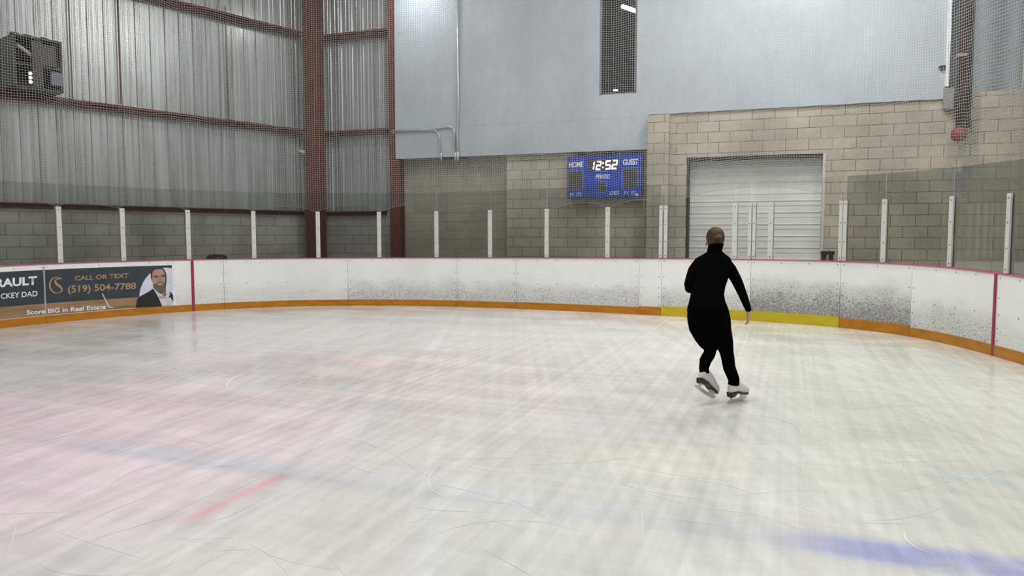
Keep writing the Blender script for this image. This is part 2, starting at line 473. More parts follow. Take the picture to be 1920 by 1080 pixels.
# white sheet with the stepped foot and the window opening
s_n0, s_n1 = sb(1124, 100, PAN_O), sb(1194.5, 100, PAN_O)
z_n = zb(1160, 176.5, PAN_O)
z_seam = zb(1060, 227, PAN_O)
bm = bmesh.new()
for a, b, z0, z1 in ((s_p0, s_step, z_pan_lo, z_seam), (s_p0, s_n0, z_seam, HALL), (s_n0, s_n1, z_seam, z_n), (s_n1, s_step, z_seam, HALL), (s_step, s_p1, z_pan_hi, HALL)):
    wbox(bm, BACK, a, b, z0, z1, PAN_O - .16, PAN_O)
from_bm('sheet', bm, M['sheet'], wbk)
bm = bmesh.new(); wbox(bm, BACK, s_p0 + 1.9, s_step, z_seam - .006, z_seam + .006, PAN_O - .02, PAN_O + .001)
from_bm('seam', bm, plain('seam_filler', (.40, .46, .52), .6), wbk)
bm = bmesh.new()
wbox(bm, BACK, s_p1 - .05, s_p1 + .01, zb(1772, 163, PAN_O), HALL, PAN_O, PAN_O + .05)
from_bm('edge_strip', bm, plain('white_edge_strip', (.86, .87, .90), .4), wbk)
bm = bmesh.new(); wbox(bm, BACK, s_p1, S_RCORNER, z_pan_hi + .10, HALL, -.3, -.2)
from_bm('side_sheet', bm, M['sheet_grey_blue'], wbk)
# small bracket and end block at the sheet's right edge
bm = bmesh.new()
wbox(bm, BACK, s_p1 - .06, s_p1 + .10, zb(1778, 205, PAN_O), zb(1778, 166, PAN_O), PAN_O - .02, PAN_O + .06)
from_bm('end_block', bm, plain('grey_edge_block', (.30, .27, .26), .7), wbk)
bm = bmesh.new()
s, z = BACK.hit(1766, 126, PAN_O); wbox(bm, BACK, s - .05, s + .05, z - .02, z + .02, PAN_O, PAN_O + .06); wbox(bm, BACK, s - .02, s + .02, z - .06, z + .01, PAN_O, PAN_O + .05)
tag(from_bm('wall_bracket', bm, M['dark_metal']), 'small dark bracket on the white sheet beside its right edge strip', 'bracket')

# window: a dark viewing room behind the sheet
w1 = bpy.data.objects.new('window_1', None); COL.objects.link(w1); structure(w1, 'tall narrow dark window in the white upper wall')
bm = bmesh.new()
for a, b, z0, z1, o0, o1 in ((s_n0 - .6, s_n1 + 2.2, z_n - .1, z_n - .04, -3, .1), (s_n0 - .66, s_n0 - .6, z_n - .1, HALL, -3, .1), (s_n1 + 2.2, s_n1 + 2.26, z_n - .1, HALL, -3, .1),
                             (s_n0 - .66, s_n1 + 2.26, z_n - .1, HALL, -3.06, -3), (s_n0 - .66, s_n1 + 2.26, HALL, HALL + .06, -3.06, .3)):
    wbox(bm, BACK, a, b, z0, z1, o0, o1)
from_bm('room_lining', bm, plain('dark_room', (.05, .05, .045), .8), w1)
bm = bmesh.new()
for a, b, z0, z1 in ((s_n0, s_n0 + .03, z_n, HALL), (s_n1 - .05, s_n1, z_n, HALL), (s_n0, s_n1, z_n, z_n + .035)):
    wbox(bm, BACK, a, b, z0, z1, PAN_O - .16, PAN_O - .05)
from_bm('frame', bm, plain('grey_window_frame', (.20, .21, .22), .5), w1)
g = G('window_pane')
tr = g.n('BsdfTransparent', Color=(.72, .72, .70)); gl = g.n('BsdfGlossy', Color=(1, 1, 1), Roughness=.35)
m1 = g.n('MixShader', i0=.02, i1=tr, i2=gl); g.t.links.new(m1.outputs[0], g.out.inputs[0])
bm = bmesh.new(); wbox(bm, BACK, s_n0, s_n1, z_n, HALL, PAN_O - .12, PAN_O - .11)
from_bm('pane', bm, g.m, w1)
tube_mat = emit('lit_tube', (1, .98, .90), 6)
def glow_in_room(a, b, w, label):
    bm = bmesh.new(); A, B = [BACK.pt(*BACK.hit(x, y, o), o) for x, y, o in (a, b)]
    tube(bm, [A, B], w, 10)
    tag(from_bm('glowing_tube', bm, tube_mat), label, 'lamp', 'glowing tubes behind the dark window')
glow_in_room((1167, 12, -.9), (1202, 24, -.5), .045, 'slanting lit tube behind the top of the dark window')  # glowing tube set behind the top of the pane
glow_in_room((1150, 169, -.4), (1158, 169, -.4), .02, 'small glowing tube drawn for a reflected light low in the dark window')  # glowing tube stands in for a small light reflected in the pane

# overhead door
d1 = bpy.data.objects.new('door_1', None); COL.objects.link(d1); structure(d1, 'white sectional overhead door in the block wall')
DO = -.02
n_sec = 12
zs = [0.0]
z = z_d + .05
sech = .235
while zs[-1] + sech < z: zs.append(zs[-1] + sech)
zs.append(z)
bm = bmesh.new()
for a, b in zip(zs, zs[1:]):
    if b - a < .03: continue
    wbox(bm, BACK, s_d0 - .05, s_d1 + .05, a + .006, b - .006, DO - .05, DO)
    if b < z_d - .62:
        wbox(bm, BACK, s_d0 - .05, s_d1 + .05, a + .10, a + .115, DO, DO + .010)
wbox(bm, BACK, s_d0 - .05, s_d1 + .05, 0, z, DO - .06, DO - .012)
g = G('white_door_sheet'); p = g.obj()
k = g.ramp(g.noise(g.mapping(p, (1, 1, 4)), 1.5, 4), .3, .7, .93, 1.04)
from_bm('door_sheet', bm, g.surf(g.mix(1.0, (.84, .84, .81), g.n('CombineColor', Red=k, Green=k, Blue=k), 'MULTIPLY'), .45, 0, .5), d1)
bm = bmesh.new()
wbox(bm, BACK, s_d0, s_d0 + .045, 0, z_d, DO, W2O + .01); wbox(bm, BACK, s_d0, s_d1, z_d - .06, z_d, DO, W2O + .01)
from_bm('door_frame', bm, M['dark_metal'], d1)
bm = bmesh.new(); wbox(bm, BACK, s_d1 - .03, s_d1 + .02, 0, z_d, DO, W2O + .02)
from_bm('door_jamb', bm, M['alu'], d1)

# right wall
wr = bpy.data.objects.new('wall_right', None); COL.objects.link(wr); structure(wr)
bm = bmesh.new(); wbox(bm, RIGHT, 0, 14, -.1, z_pan_hi, -.15, 0)
o = from_bm('blockwork', bm, M['block'], wr); wall_uv(o, RIGHT)
bm = bmesh.new(); cladding(bm, RIGHT, 0, 14, z_pan_hi, HALL)
from_bm('cladding', bm, M['cladding'], wr)

# ------------------------------------------------------------------ steel: columns, girts, rods
def h_column(name, c, d, w, dep, z1, label):
    """H section about c; d points across the flanges"""
    d = Vector(d).normalized(); n = Vector((-d.y, d.x, 0))
    bm = bmesh.new(); c = Vector((c[0], c[1], z1 / 2)); h = Vector((0, 0, z1 / 2))
    t = thing(name, label, 'column', (c.x, c.y, 0), 'rust red steel columns')
    box(bm, c + n * dep / 2, d * w / 2, n * .012, h); o1 = from_bm('flange', bm, M['steel_red'], t)
    bm = bmesh.new(); box(bm, c - n * dep / 2, d * w / 2, n * .012, h); from_bm('flange', bm, M['steel_red'], t)
    bm = bmesh.new(); box(bm, c, d * .010, n * (dep / 2 - .012), h); from_bm('web', bm, M['steel_red'], t)
cc = CORNER + BACK.n * .30 + LEFT.n * .26 + BACK.d * .11
h_column('steel_column', cc, (.87, -.49, 0), .28, .36, HALL, 'tall rust red steel column standing in the corner of the two metal clad walls')
q = BACK.pt(sb(745, 350, .12), 0, .125)
h_column('steel_column', q, BACK.d, .27, .22, HALL, 'tall rust red steel column along the left edge of the white upper wall')
def girt(W, s0, s1, z, label, h=.11, dep=.20, o0=.05):
    bm = bmesh.new()
    wbox(bm, W, s0, s1, z - h / 2, z + h / 2, o0, o0 + .012)
    wbox(bm, W, s0, s1, z + h / 2 - .012, z + h / 2, o0, o0 + dep)
    wbox(bm, W, s0, s1, z - h / 2, z - h / 2 + .012, o0, o0 + dep)
    wbox(bm, W, s0, s1, z + h / 2 - .05, z + h / 2, o0 + dep - .012, o0 + dep)
    wbox(bm, W, s0, s1, z - h / 2, z - h / 2 + .03, o0 + dep - .012, o0 + dep)
    tag(from_bm('steel_girt', bm, M['steel_red']), label, 'steel girt', 'red steel girts on the metal cladding')
z1 = LEFT.hit(330, 217, .2)[1]; z2 = LEFT.hit(500, 48, .2)[1]
girt(LEFT, .35, S_L1, z1, 'long rust red steel girt crossing the left metal wall below the dark box')
girt(LEFT, .35, S_L1, z2, 'rust red steel girt high on the left metal wall')
girt(BACK, S_CORNER + .35, S_C2 - .16, zb(670, 248, .2), 'short rust red steel girt between the two columns, the lower one')
girt(BACK, S_CORNER + .35, S_C2 - .16, zb(670, 64, .2), 'short rust red steel girt between the two columns, the upper one')
for W, a, b, z, lab in ((LEFT, .3, S_L1, Z_BASE_L, 'dark red steel angle along the top of the left block wall'),
                        (BACK, S_CORNER + .3, sb(727, 400), Z_BASE_B, 'dark red steel angle on the short block wall between the two columns')):
    bm = bmesh.new(); wbox(bm, W, a, b, z - .05, z + .05, .03, .05); wbox(bm, W, a, b, z + .03, z + .05, .03, .16)
    tag(from_bm('base_angle', bm, M['steel_red']), lab, 'steel angle')
for (xa, ya), (xb, yb), lab in (((222, 5), (227, 194), 'thin dark red rod on the metal wall right of the dark box'), ((427, 12), (428, 228), 'thin dark red rod on the metal wall nearer the corner column'),
                                ((133, -20), (136, 186), 'thin dark rod on the metal wall close beside the dark box')):
    A = LEFT.hit(xb, yb, .06); bm = bmesh.new()
    tube(bm, [LEFT.pt(A[0], A[1], .06), LEFT.pt(A[0], LEFT.hit(xa, ya, .06)[1] + (2.5 if ya < 10 else 0), .06)], .013, 8)
    tag(from_bm('sag_rod', bm, M['steel_red']), lab, 'rod', 'thin rods between the girts')

# conduits on the white sheet
def conduit(pts, r, label, o=PAN_O + .042):
    P = []
    for x, y in pts: P.append(BACK.pt(*BACK.hit(x, y, o), o))
    bm = bmesh.new(); tube(bm, arc_pts(P, .17), r, 10)
    t = thing('conduit', label, 'conduit', P[-1], 'metal conduits on the white wall')
    from_bm('pipe', bm, M['conduit'], t, True)
    e = P[-1]; bm = bmesh.new(); tube(bm, [e + Vector((0, 0, .13)), e + Vector((0, 0, -.06))], r * 1.25, 10)
    from_bm('connector', bm, plain('conduit_connector', (.62, .62, .58), .4, .3), t, True)
conduit([(858, -60), (859, 222), (857, 246), (858.5, 296)], .025, 'tall vertical metal conduit running down the white wall')
conduit([(735, 245.8), (800, 243.5), (818, 241), (851, 236), (853.5, 296)], .022, 'metal conduit from the red column bending down beside the tall conduit')
conduit([(735, 248), (822, 243.5), (827.5, 297)], .018, 'thinner metal conduit with the shorter bend, ending left of the others')
bm = bmesh.new(); wbox(bm, BACK, sb(826, 297, .2), sb(874, 297, .2), z_pan_lo - .045, z_pan_lo - .002, .162, .27)
tag(from_bm('conduit_rail', bm, M['dark_metal']), 'dark rail under the foot of the white wall where the conduits end', 'rail')

# red drop pipe at the right
s, z = BACK.hit(1806, 100, .45)
t = thing('drop_pipe', 'dark red vertical pipe with a round red end on the right of the block wall', 'pipe', BACK.pt(s, zb(1799, 250, .45), .45))
bm = bmesh.new(); z0 = zb(1799, 250, .45); tube(bm, [BACK.pt(s, z0, .45), BACK.pt(s, HALL, .45)], .075, 14); from_bm('pipe', bm, M['pipe_red'], t, True)
bm = bmesh.new(); tube(bm, [BACK.pt(s + .13, z0 + .1, .40), BACK.pt(s + .13, HALL, .40)], .04, 10); from_bm('riser', bm, M['dark_metal'], t, True)
bm = bmesh.new(); ellipsoid(bm, BACK.pt(s - .02, z0 - .02, .48), .13, .13, .14); from_bm('end_ball', bm, M['cap_red'], t, True)
bm = bmesh.new(); zc = zb(1803, 105, .45); wbox(bm, BACK, s - .10, s + .05, zc - .02, zc + .03, .25, .535); from_bm('clamp', bm, plain('tan_clamp', (.34, .28, .22), .5), t)

# dark box on the left metal wall
def equipment_box():
    O1 = .75
    sa, sz = LEFT.hit(28, 168, O1); sb_, _ = LEFT.hit(120, 175, O1)
    z0 = LEFT.hit(75, 173, O1)[1]; z1 = LEFT.hit(75, 71, O1)[1]
    z0 = max(z0, LEFT.hit(330, 217, .2)[1] + .058)                # it stands on the girt
    s0, s1 = min(sa, sb_), max(sa, sb_)
    t = thing('equipment_box', 'open-fronted dark metal box fixed high on the left metal wall', 'equipment box', LEFT.pt((s0 + s1) / 2, z0, .4))
    dk = plain('dark_bronze_sheet', (.055, .047, .038), .35, .4, .5, .2)
    bm = bmesh.new(); w = .03
    wbox(bm, LEFT, s0, s1, z0, z0 + w, .06, O1); wbox(bm, LEFT, s0, s1, z1 - w, z1, .06, O1)
    wbox(bm, LEFT, s0, s0 + w, z0, z1, .06, O1); wbox(bm, LEFT, s1 - w, s1, z0, z1, .06, O1)
    wbox(bm, LEFT, s0, s1, z0, z1, .06, .09)
    from_bm('casing', bm, dk, t)
    W_ = s1 - s0; H_ = z1 - z0
    bm = bmesh.new(); wbox(bm, LEFT, s0 + w, s1 - w, z0 + H_ * .44, z0 + H_ * .47, .09, O1 - .03); from_bm('shelf', bm, dk, t)
    bm = bmesh.new(); wbox(bm, LEFT, s0 + W_ * .08, s0 + W_ * .40, z0 + H_ * .5, z1 - .08, O1 - .12, O1 - .09)
    wbox(bm, LEFT, s0 + W_ * .40, s0 + W_ * .62, z0 + .05, z1 - .05, O1 - .06, O1 - .04); from_bm('front_plate', bm, dk, t)
    bm = bmesh.new(); P = []
    for k in range(8):
        a = k / 7; P.append(LEFT.pt(s1 - W_ * (.10 + .44 * a), z1 - H_ * (.18 + .20 * a + .06 * a * a), O1 - .10))
    tube(bm, P, [(.035, .012)] * 8, 8); from_bm('reflector', bm, plain('pale_reflector', (.55, .53, .40), .3, .3), t, True)
    for zz in (.26, .18, .10):
        bm = bmesh.new(); ellipsoid(bm, LEFT.pt(s1 - W_ * .34, z0 + H_ * (zz + .04), O1 - .05), .03, .03, .03, None, 12, 8)
        from_bm('indicator', bm, emit('indicator_light', (1, 1, .92), 1.6), t, True)
    bm = bmesh.new(); wbox(bm, LEFT, s0 + .0, s0 + W_ * .26, z0 + H_ * .13, z0 + H_ * .38, O1 - .03, O1 + .01)
    from_bm('blue_panel', bm, plain('grey_blue_plastic', (.16, .18, .25), .4), t)
    for f in (.25, .6, .85):
        bm = bmesh.new(); wbox(bm, LEFT, s0 + W_ * f, s0 + W_ * f + .12, z1, z1 + .03, O1 - .15, O1 - .05)
        from_bm('lug', bm, M['dark_metal'], t)
equipment_box()

# small white camera by the corner column
s, z = LEFT.hit(566, 283, .12)
t = thing('security_camera', 'small white camera on the wall left of the corner column', 'camera', LEFT.pt(s, z, .05))
bm = bmesh.new(); wbox(bm, LEFT, s - .04, s + .04, z - .05, z + .05, .03, .06); from_bm('bracket', bm, M['alu'], t)
bm = bmesh.new(); tube(bm, [LEFT.pt(s + .02, z, .05), LEFT.pt(s - .02, z - .05, .24)], .045, 12); from_bm('camera_body', bm, plain('white_camera_shell', (.8, .8, .78), .4), t, True)

# ------------------------------------------------------------------ lettering
def text_mesh(body, bold=0.0, shear=0.0):
    cu = bpy.data.curves.new('lettering', 'FONT'); cu.body = body; cu.offset = bold; cu.shear = shear; cu.fill_mode = 'FRONT'
    cu.resolution_u = 4
    ob = bpy.data.objects.new('lettering', cu); COL.objects.link(ob)
    dg = bpy.context.evaluated_depsgraph_get()
    me = bpy.data.meshes.new_from_object(ob.evaluated_get(dg))
    bpy.data.objects.remove(ob); bpy.data.curves.remove(cu)
    v = np.array([tuple(x.co)[:2] for x in me.vertices]); lo, hi = v.min(0), v.max(0)
    return me, (v - lo) / (hi - lo)
def text_on(surf, body, tl, tr, bl, br, mat, parent, bold=0.0, shear=0.0):
    """lettering fitted to the four corners, laid on a surface"""
    me, n = text_mesh(body, bold, shear)
    for x, (a, b) in zip(me.vertices, n):
        X = (bl[0] * (1 - a) + br[0] * a) * (1 - b) + (tl[0] * (1 - a) + tr[0] * a) * b
        Y = (bl[1] * (1 - a) + br[1] * a) * (1 - b) + (tl[1] * (1 - a) + tr[1] * a) * b
        x.co = surf(X, Y)
    me.update()
    return link('lettering', me, mat, parent)
def poly_on(surf, name, pts, mat, parent, sub=0):
    """flat outline filled, cut finely enough to follow the surface"""
    from mathutils.geometry import tessellate_polygon
    bm = bmesh.new(); v = [bm.verts.new((x, y, 0)) for x, y in pts]
    for t in tessellate_polygon([[Vector((x, y, 0)) for x, y in pts]]):
        try: bm.faces.new([v[i] for i in t])
        except ValueError: pass
    for _ in range(5):
        e = [e for e in bm.edges if e.calc_length() > 9]
        if not e: break
        bmesh.ops.subdivide_edges(bm, edges=e, cuts=1)
        bmesh.ops.triangulate(bm, faces=bm.faces[:])
    for x in bm.verts: x.co = surf(x.co.x, x.co.y)
    me = bpy.data.meshes.new(name); bm.to_mesh(me); bm.free()
    return link(name, me, mat, parent)

# ------------------------------------------------------------------ scoreboard
def scoreboard():
    OB = .40
    s0 = sb(1064, 330, OB); s1 = sb(1204, 330, OB)
    z1 = zb(1134, 291, OB); z0 = zb(1134, 371.5, OB)
    t = thing('scoreboard', 'blue electronic scoreboard on the block wall with a lit white clock', 'scoreboard', BACK.pt((s0 + s1) / 2, z0, .3))
    blue = plain('blue_scoreboard_sheet', (.004, .045, .46), .4, 0, .3, .08)
    edge = plain('dark_blue_scoreboard_edge', (.006, .015, .19), .5)
    bm = bmesh.new(); wbox(bm, BACK, s0, s1, z0, z1, .17, OB - .003); from_bm('casing', bm, edge, t)
    bm = bmesh.new(); wbox(bm, BACK, s0 + .025, s1 - .025, z0 + .03, z1 - .03, OB - .003, OB + .002); from_bm('face', bm, blue, t)
    def sf(e):
        return lambda x, y: BACK.pt(*BACK.hit(x, y, OB + e), OB + e)
    dark = plain('dark_display_window', (.045, .042, .038), .35)
    line = plain('pale_blue_outline', (.16, .22, .62), .5)
    for q in ((1066, 1093.5, 319.5, 356.5, 318.5, 355), (1167, 1196.5, 315.5, 353.5, 313.5, 352), (1121.5, 1137.5, 340.5, 361.5, 340, 361)):
        a, b, c, d, e, f = q
        fr = poly_on(sf(.004), 'display_window', [(a, d), (b, f), (b, e), (a, c)], line, t)
        poly_on(sf(.007), 'display_glass', [(a + 1, d - 1), (b - 1, f - 1), (b - 1, e + 1), (a + 1, c + 1)], dark, fr)
    poly_on(sf(.004), 'clock_window', [(1102, 321), (1161, 317.5), (1161, 296), (1102, 299.5)], dark, t)
    white = plain('white_lettering', (.95, .95, .97), .5)
    pale = plain('pale_lettering', (.82, .85, 1.0), .5)
    tx = sf(.008)
    text_on(tx, 'HOME', (1067, 303.9), (1093.5, 302.8), (1067, 314.6), (1093.5, 313.4), white, t, .02)
    text_on(tx, 'GUEST', (1168, 299.2), (1197, 297.6), (1168, 309.8), (1197, 308.2), white, t, .02)
    text_on(tx, 'PERIOD', (1117, 327.6), (1143.5, 326.6), (1117, 335.6), (1143.5, 334.6), white, t, .01)
    text_on(tx, 'P1  P2', (1069, 362), (1090.5, 361), (1069, 368.6), (1090.5, 367.6), pale, t)
    text_on(tx, 'P1  P2', (1170.5, 358.6), (1192.5, 357.2), (1170.5, 365.8), (1192.5, 364.6), pale, t)
    text_on(tx, 'OES', (1143, 358.8), (1161, 358), (1143, 366), (1161, 365.2), pale, t, .01, .25)
    lit = emit('lit_digit', (1, .98, 1), 1.5)
    # seven segment clock digits, slanting
    def digit(x, y, w, h, segs):
        sk = .16
        def P(u, v): return (x + u * w + (1 - v) * h * sk * .5, y + v * h - (u * w) * .035)
        k, e = .14, .095
        S = {'a': ((.12, k * 0), (1, 0), (.86, e * 2), (.26, e * 2)), 'd': ((.0, 1), (.88, 1), (.74, 1 - e * 2), (.14, 1 - e * 2)),
             'g': ((.08, .5 - e), (.92, .5 - e), (.92, .5 + e), (.08, .5 + e)),
             'b': ((1.0, .02), (1.0, .48), (.74, .44), (.74, .14)), 'c': ((1.0, .52), (1.0, .98), (.74, .86), (.74, .56)),
             'f': ((.0, .02), (.26, .14), (.26, .44), (.0, .48)), 'e': ((.0, .52), (.26, .56), (.26, .86), (.0, .98))}
        bm = bmesh.new()
        for sname in segs: bm.faces.new([bm.verts.new(tx(*P(u, v))) for u, v in S[sname]])
        me = bpy.data.meshes.new('digit'); bm.to_mesh(me); bm.free(); link('digit', me, lit, t)
    digit(1103.5, 302.3, 10.5, 17.5, 'bc'); digit(1116.5, 301.6, 10.5, 17.8, 'abged')
    digit(1134.2, 300.6, 10.5, 17.8, 'afgcd'); digit(1146.2, 299.8, 11.2, 18, 'abged')
    for x, y in ((1130.8, 305.8), (1130.2, 313.6)):
        poly_on(tx, 'colon_dot', [(x + 1.8 * math.cos(a), y + 1.8 * math.sin(a)) for a in np.linspace(0, 2 * math.pi, 10, False)], lit, t)
    poly_on(tx, 'indicator', [(1192.6, 367.4), (1197, 367), (1197, 363.2), (1192.6, 363.6)], emit('green_indicator', (.55, .8, .6), .8), t)
    for x in (1085, 1138, 1186):
        bm = bmesh.new(); s, z = BACK.hit(x, 292, OB)
        wbox(bm, BACK, s - .06, s - .03, z1, z1 + .06, .25, OB - .02); wbox(bm, BACK, s + .03, s + .06, z1, z1 + .06, .25, OB - .02); wbox(bm, BACK, s - .06, s + .06, z1 + .04, z1 + .06, .16, OB - .02)
        from_bm('hanger', bm, M['dark_metal'], t)
scoreboard()

# ------------------------------------------------------------------ rink boards
BT = .11          # thickness
def strip(bm, s0, s1, z0, z1, o0, o1, n=None):
    """box that follows the board plan; z0/z1 numbers or functions of s"""
    n = n or max(2, int((s1 - s0) / .12))
    f = lambda z, s: z(s) if callable(z) else z
    rows = []
    for s in np.linspace(s0, s1, n + 1):
        rows.append([bm.verts.new(bpt(s, f(z, s), o)) for z, o in ((z0, o0), (z1, o0), (z1, o1), (z0, o1))])
    for a, b in zip(rows, rows[1:]):
        for k in range(4): bm.faces.new((a[k], b[k], b[(k + 1) % 4], a[(k + 1) % 4]))
    bm.faces.new(rows[0]); bm.faces.new(rows[-1][::-1])
def screws(parent, s0, s1):
    def dot(s, z, r=.008):
        bm = bmesh.new()
        c = bpt(s, z, -.001); d, n = frame(s); d = Vector((d[0], d[1], 0)); n = Vector((n[0], n[1], 0))
        ring = [bm.verts.new(c - n * .003 + d * r * math.cos(a) + Vector((0, 0, r * math.sin(a)))) for a in np.linspace(0, 2 * math.pi, 8, False)]
        back = [bm.verts.new(v.co + n * .005) for v in ring]
        bm.faces.new(ring)
        for k in range(8): bm.faces.new((ring[k], back[k], back[(k + 1) % 8], ring[(k + 1) % 8]))
        from_bm('screw', bm, M['screw'], parent)
    L = s1 - s0; n = max(1, int(L / .42))
    for k in range(n + 1):
        s = s0 + .05 + (L - .1) * k / n
        dot(s, btop(s) - .06); dot(s, .53)
    for s in (s0 + .04, s1 - .04):
        for z in (.2, .36, .74): dot(s, z)
def board(s0, s1, mat, kick, kz, label, name='dasher_board', cat='rink board', group='white rink boards'):
    t = thing(name, label, cat, bpt((s0 + s1) / 2, 0, BT / 2), group)
    a, b = s0 + .003, s1 - .003
    bm = bmesh.new(); strip(bm, a, b, kz, lambda s: btop(s) - .016, 0, BT); from_bm('panel', bm, mat, t)
    bm = bmesh.new(); strip(bm, a, b, 0.0, kz, -.012, BT); from_bm('kick_plate', bm, kick, t)
    bm = bmesh.new(); strip(bm, a, b, lambda s: btop(s) - .016, btop, -.012, BT + .01); from_bm('cap_rail', bm, M['cap'], t)
    screws(t, a, b)
    return t
sx = {x: S_at(x) for x in (84, 362, 420, 652, 857, 968, 1198, 1240, 1407, 1575, 1708, 1868)}
B_ = {}
for a, b, m, lab in ((0.0, sx[84], 'board_clean', 'rink board at the far left under the white surname lettering of the banner'),
                     (sx[84], sx[420], 'board_clean', 'rink board carrying the phone number half of the banner and the left red line'),
                     (sx[420], sx[652], 'board_clean', 'lightly scuffed white rink board below the corner steel column'),
                     (sx[652], sx[857], 'board_mid', 'scuffed white rink board below the red column beside the white wall'),
                     (sx[857], sx[968], 'board_mid', 'short scuffed white rink board left of the scoreboard board'),
                     (sx[968], sx[1198], 'board_mid', 'long scuffed white rink board below the scoreboard'),
                     (sx[1198], sx[1240], 'board_clean', 'very narrow clean white rink board beside the yellow edged gate'),
                     (sx[1575], sx[1708], 'board_dirty', 'white rink board with heavy puck marks just right of the yellow edged gate'),
                     (sx[1708], sx[1868], 'board_mid', 'white rink board with puck marks left of the right red line'),
                     (sx[1868], SS[-1], 'board_clean', 'cleaner white rink board right of the right red line')):
    k = .165 if a in (sx[1198], sx[1575]) else .142
    B_[lab] = board(a, b, M[m], M['kick_orange'], k if a > sx[857] else .135, lab)
names = list(B_)
# red goal line painted up the boards on both sides
for x, lab, w in ((361.5, names[1], .026), (1866, names[8], .021)):
    s = S_at(x) if x < 1000 else sx[1868] - .035
    bm = bmesh.new(); strip(bm, s - w, s + w, .0, lambda q: btop(q) - .016, -.016, -.0005, 2)
    from_bm('red_line', bm, M['red_line'], B_[lab])

# posts and panes
PH, GH = .985, 1.39
def post_mesh(bm, s, w=.042):
    d, n = frame(s); d, n = Vector((d[0], d[1], 0)), Vector((n[0], n[1], 0))
    z0 = btop(s) + .006; c = bpt(s, z0 + PH / 2, .035)
    box(bm, c - n * .012, d * w, n * .012, (0, 0, PH / 2)); box(bm, c + n * .03, d * w, n * .012, (0, 0, PH / 2))
    box(bm, c + n * .01, d * .006, n * .02, (0, 0, PH / 2))
def post_screws(s, parent):
    d, n = frame(s); d, n = Vector((d[0], d[1], 0)), Vector((n[0], n[1], 0))
    for f in (.05, .32, .64, .95):
        bm = bmesh.new(); box(bm, bpt(s, btop(s) + PH * f, .035) - n * .025, d * .008, n * .002, (0, 0, .008))
        from_bm('screw', bm, M['screw'], parent)
def add_post(s, parent=None, label=None, w=.042):
    if label:
        o = thing('glass_post', label, 'post', bpt(s, btop(s), .04), 'white posts holding the rink glass'); 
        bm = bmesh.new(); post_mesh(bm, s, w); from_bm('upright', bm, M['alu'], o)
        post_screws(s, o)
    else:
        bm = bmesh.new(); post_mesh(bm, s, w); o = from_bm('post', bm, M['alu'], parent)
        post_screws(s, o)
def pane(s0, s1, parent=None, label=None, extra=0.0):
    bm = bmesh.new(); strip(bm, s0 + .012, s1 - .012, lambda s: btop(s) + .006, lambda s: btop(s) + GH + extra, .036, .048)
    o = from_bm('glass_pane' if parent else 'rink_glass', bm, M['glass_new' if parent else ('glass_dark' if s0 > sx[1575] else 'glass')], parent)
    if label: tag(o, label, 'glass pane', 'clear panes of the rink glass')
def PS(x): return board_hit(x, YT(x) - 2)[0]
posts = [(115, 'white glass post above the golden emblem on the banner'), (233, 'white glass post above the last digits of the phone number'),
         (355, 'white glass post beside the top of the left red line'), (477, 'white glass post just right of the black bin'),
         (597, 'white glass post in front of the corner steel column'), (711, 'white glass post between the corner column and the red column'),
         (818, 'first white glass post right of the red column'), (918, 'white glass post left of the edge where brighter blocks begin'),
         (1024, 'white glass post left of the scoreboard'), (1138, 'white glass post below the scoreboard'), (1239.5, 'white glass post at the left end of the gate below the block pilaster')]
post_s = [PS(x) for x, _ in posts]; post_s[-1] = sx[1240] - .034
for (x, lab), s in zip(posts, post_s): add_post(s, None, lab, .03 if x == 1239.5 else .042)
rposts = [(1582, 'white glass post at the right end of the gate'), (1653.5, 'white glass post one pane right of the gate'),
          (1777, 'white glass post below the red ended pipe'), (1883, 'white glass post above the right red line')]
rpost_s = [PS(x) for x, _ in rposts]; rpost_s[0] = sx[1575] + .036
for (x, lab), s in zip(rposts, rpost_s): add_post(s, None, lab, .03 if x == 1582 else .042)
pl = ['clear glass pane above the white surname lettering', 'clear glass pane above the phone number lettering', 'clear glass pane above the portrait on the banner', 'clear glass pane in front of the black bin',
      'clear glass pane just left of the corner column', 'clear glass pane just right of the corner column', 'clear glass pane in front of the red column beside the white wall', 'clear glass pane below the ends of the conduits',
      'clear glass pane across the edge where brighter blocks begin', 'clear glass pane below the left half of the scoreboard', 'clear glass pane below the right half of the scoreboard']
edges = [post_s[0] - 1.28] + post_s
for a, b, lab in zip(edges, edges[1:], pl): pane(a, b, None, lab)
pane(post_s[0] - 2.6, post_s[0] - 1.29, None, 'clear glass pane beyond the left edge of the picture')
for a, b, lab in zip(rpost_s, rpost_s[1:], ['narrow clear glass pane just right of the gate', 'clear glass pane left of the post below the red ended pipe', 'clear glass pane below the red ended pipe']): pane(a, b, None, lab)
pane(rpost_s[-1], rpost_s[-1] + 1.3, None, 'clear glass pane right of the rightmost post')

# gate leaves with their own posts and panes
for a, b, pxs, m, lab in ((sx[1240], sx[1407], (1246.5, 1376, 1404), 'board_mid', 'left leaf of the yellow edged rink gate, partly behind the skater'),
                          (sx[1407], sx[1575], (1411, 1443, 1575), 'board_dirty', 'right leaf of the yellow edged rink gate with heavy puck marks')):
    t = board(a, b, M[m], M['kick_yellow'], .182, lab, 'rink_gate', 'gate', 'two leaves of the rink gate')
    q = [PS(x) for x in pxs]; q[0] = max(q[0], a + .032); q[-1] = min(q[-1], b - .032)
    for s, x in zip(q, pxs): add_post(s, t, None, .042 if x in (1376, 1443) else .028)
    for u, v in zip(q, q[1:]): pane(u, v, t)

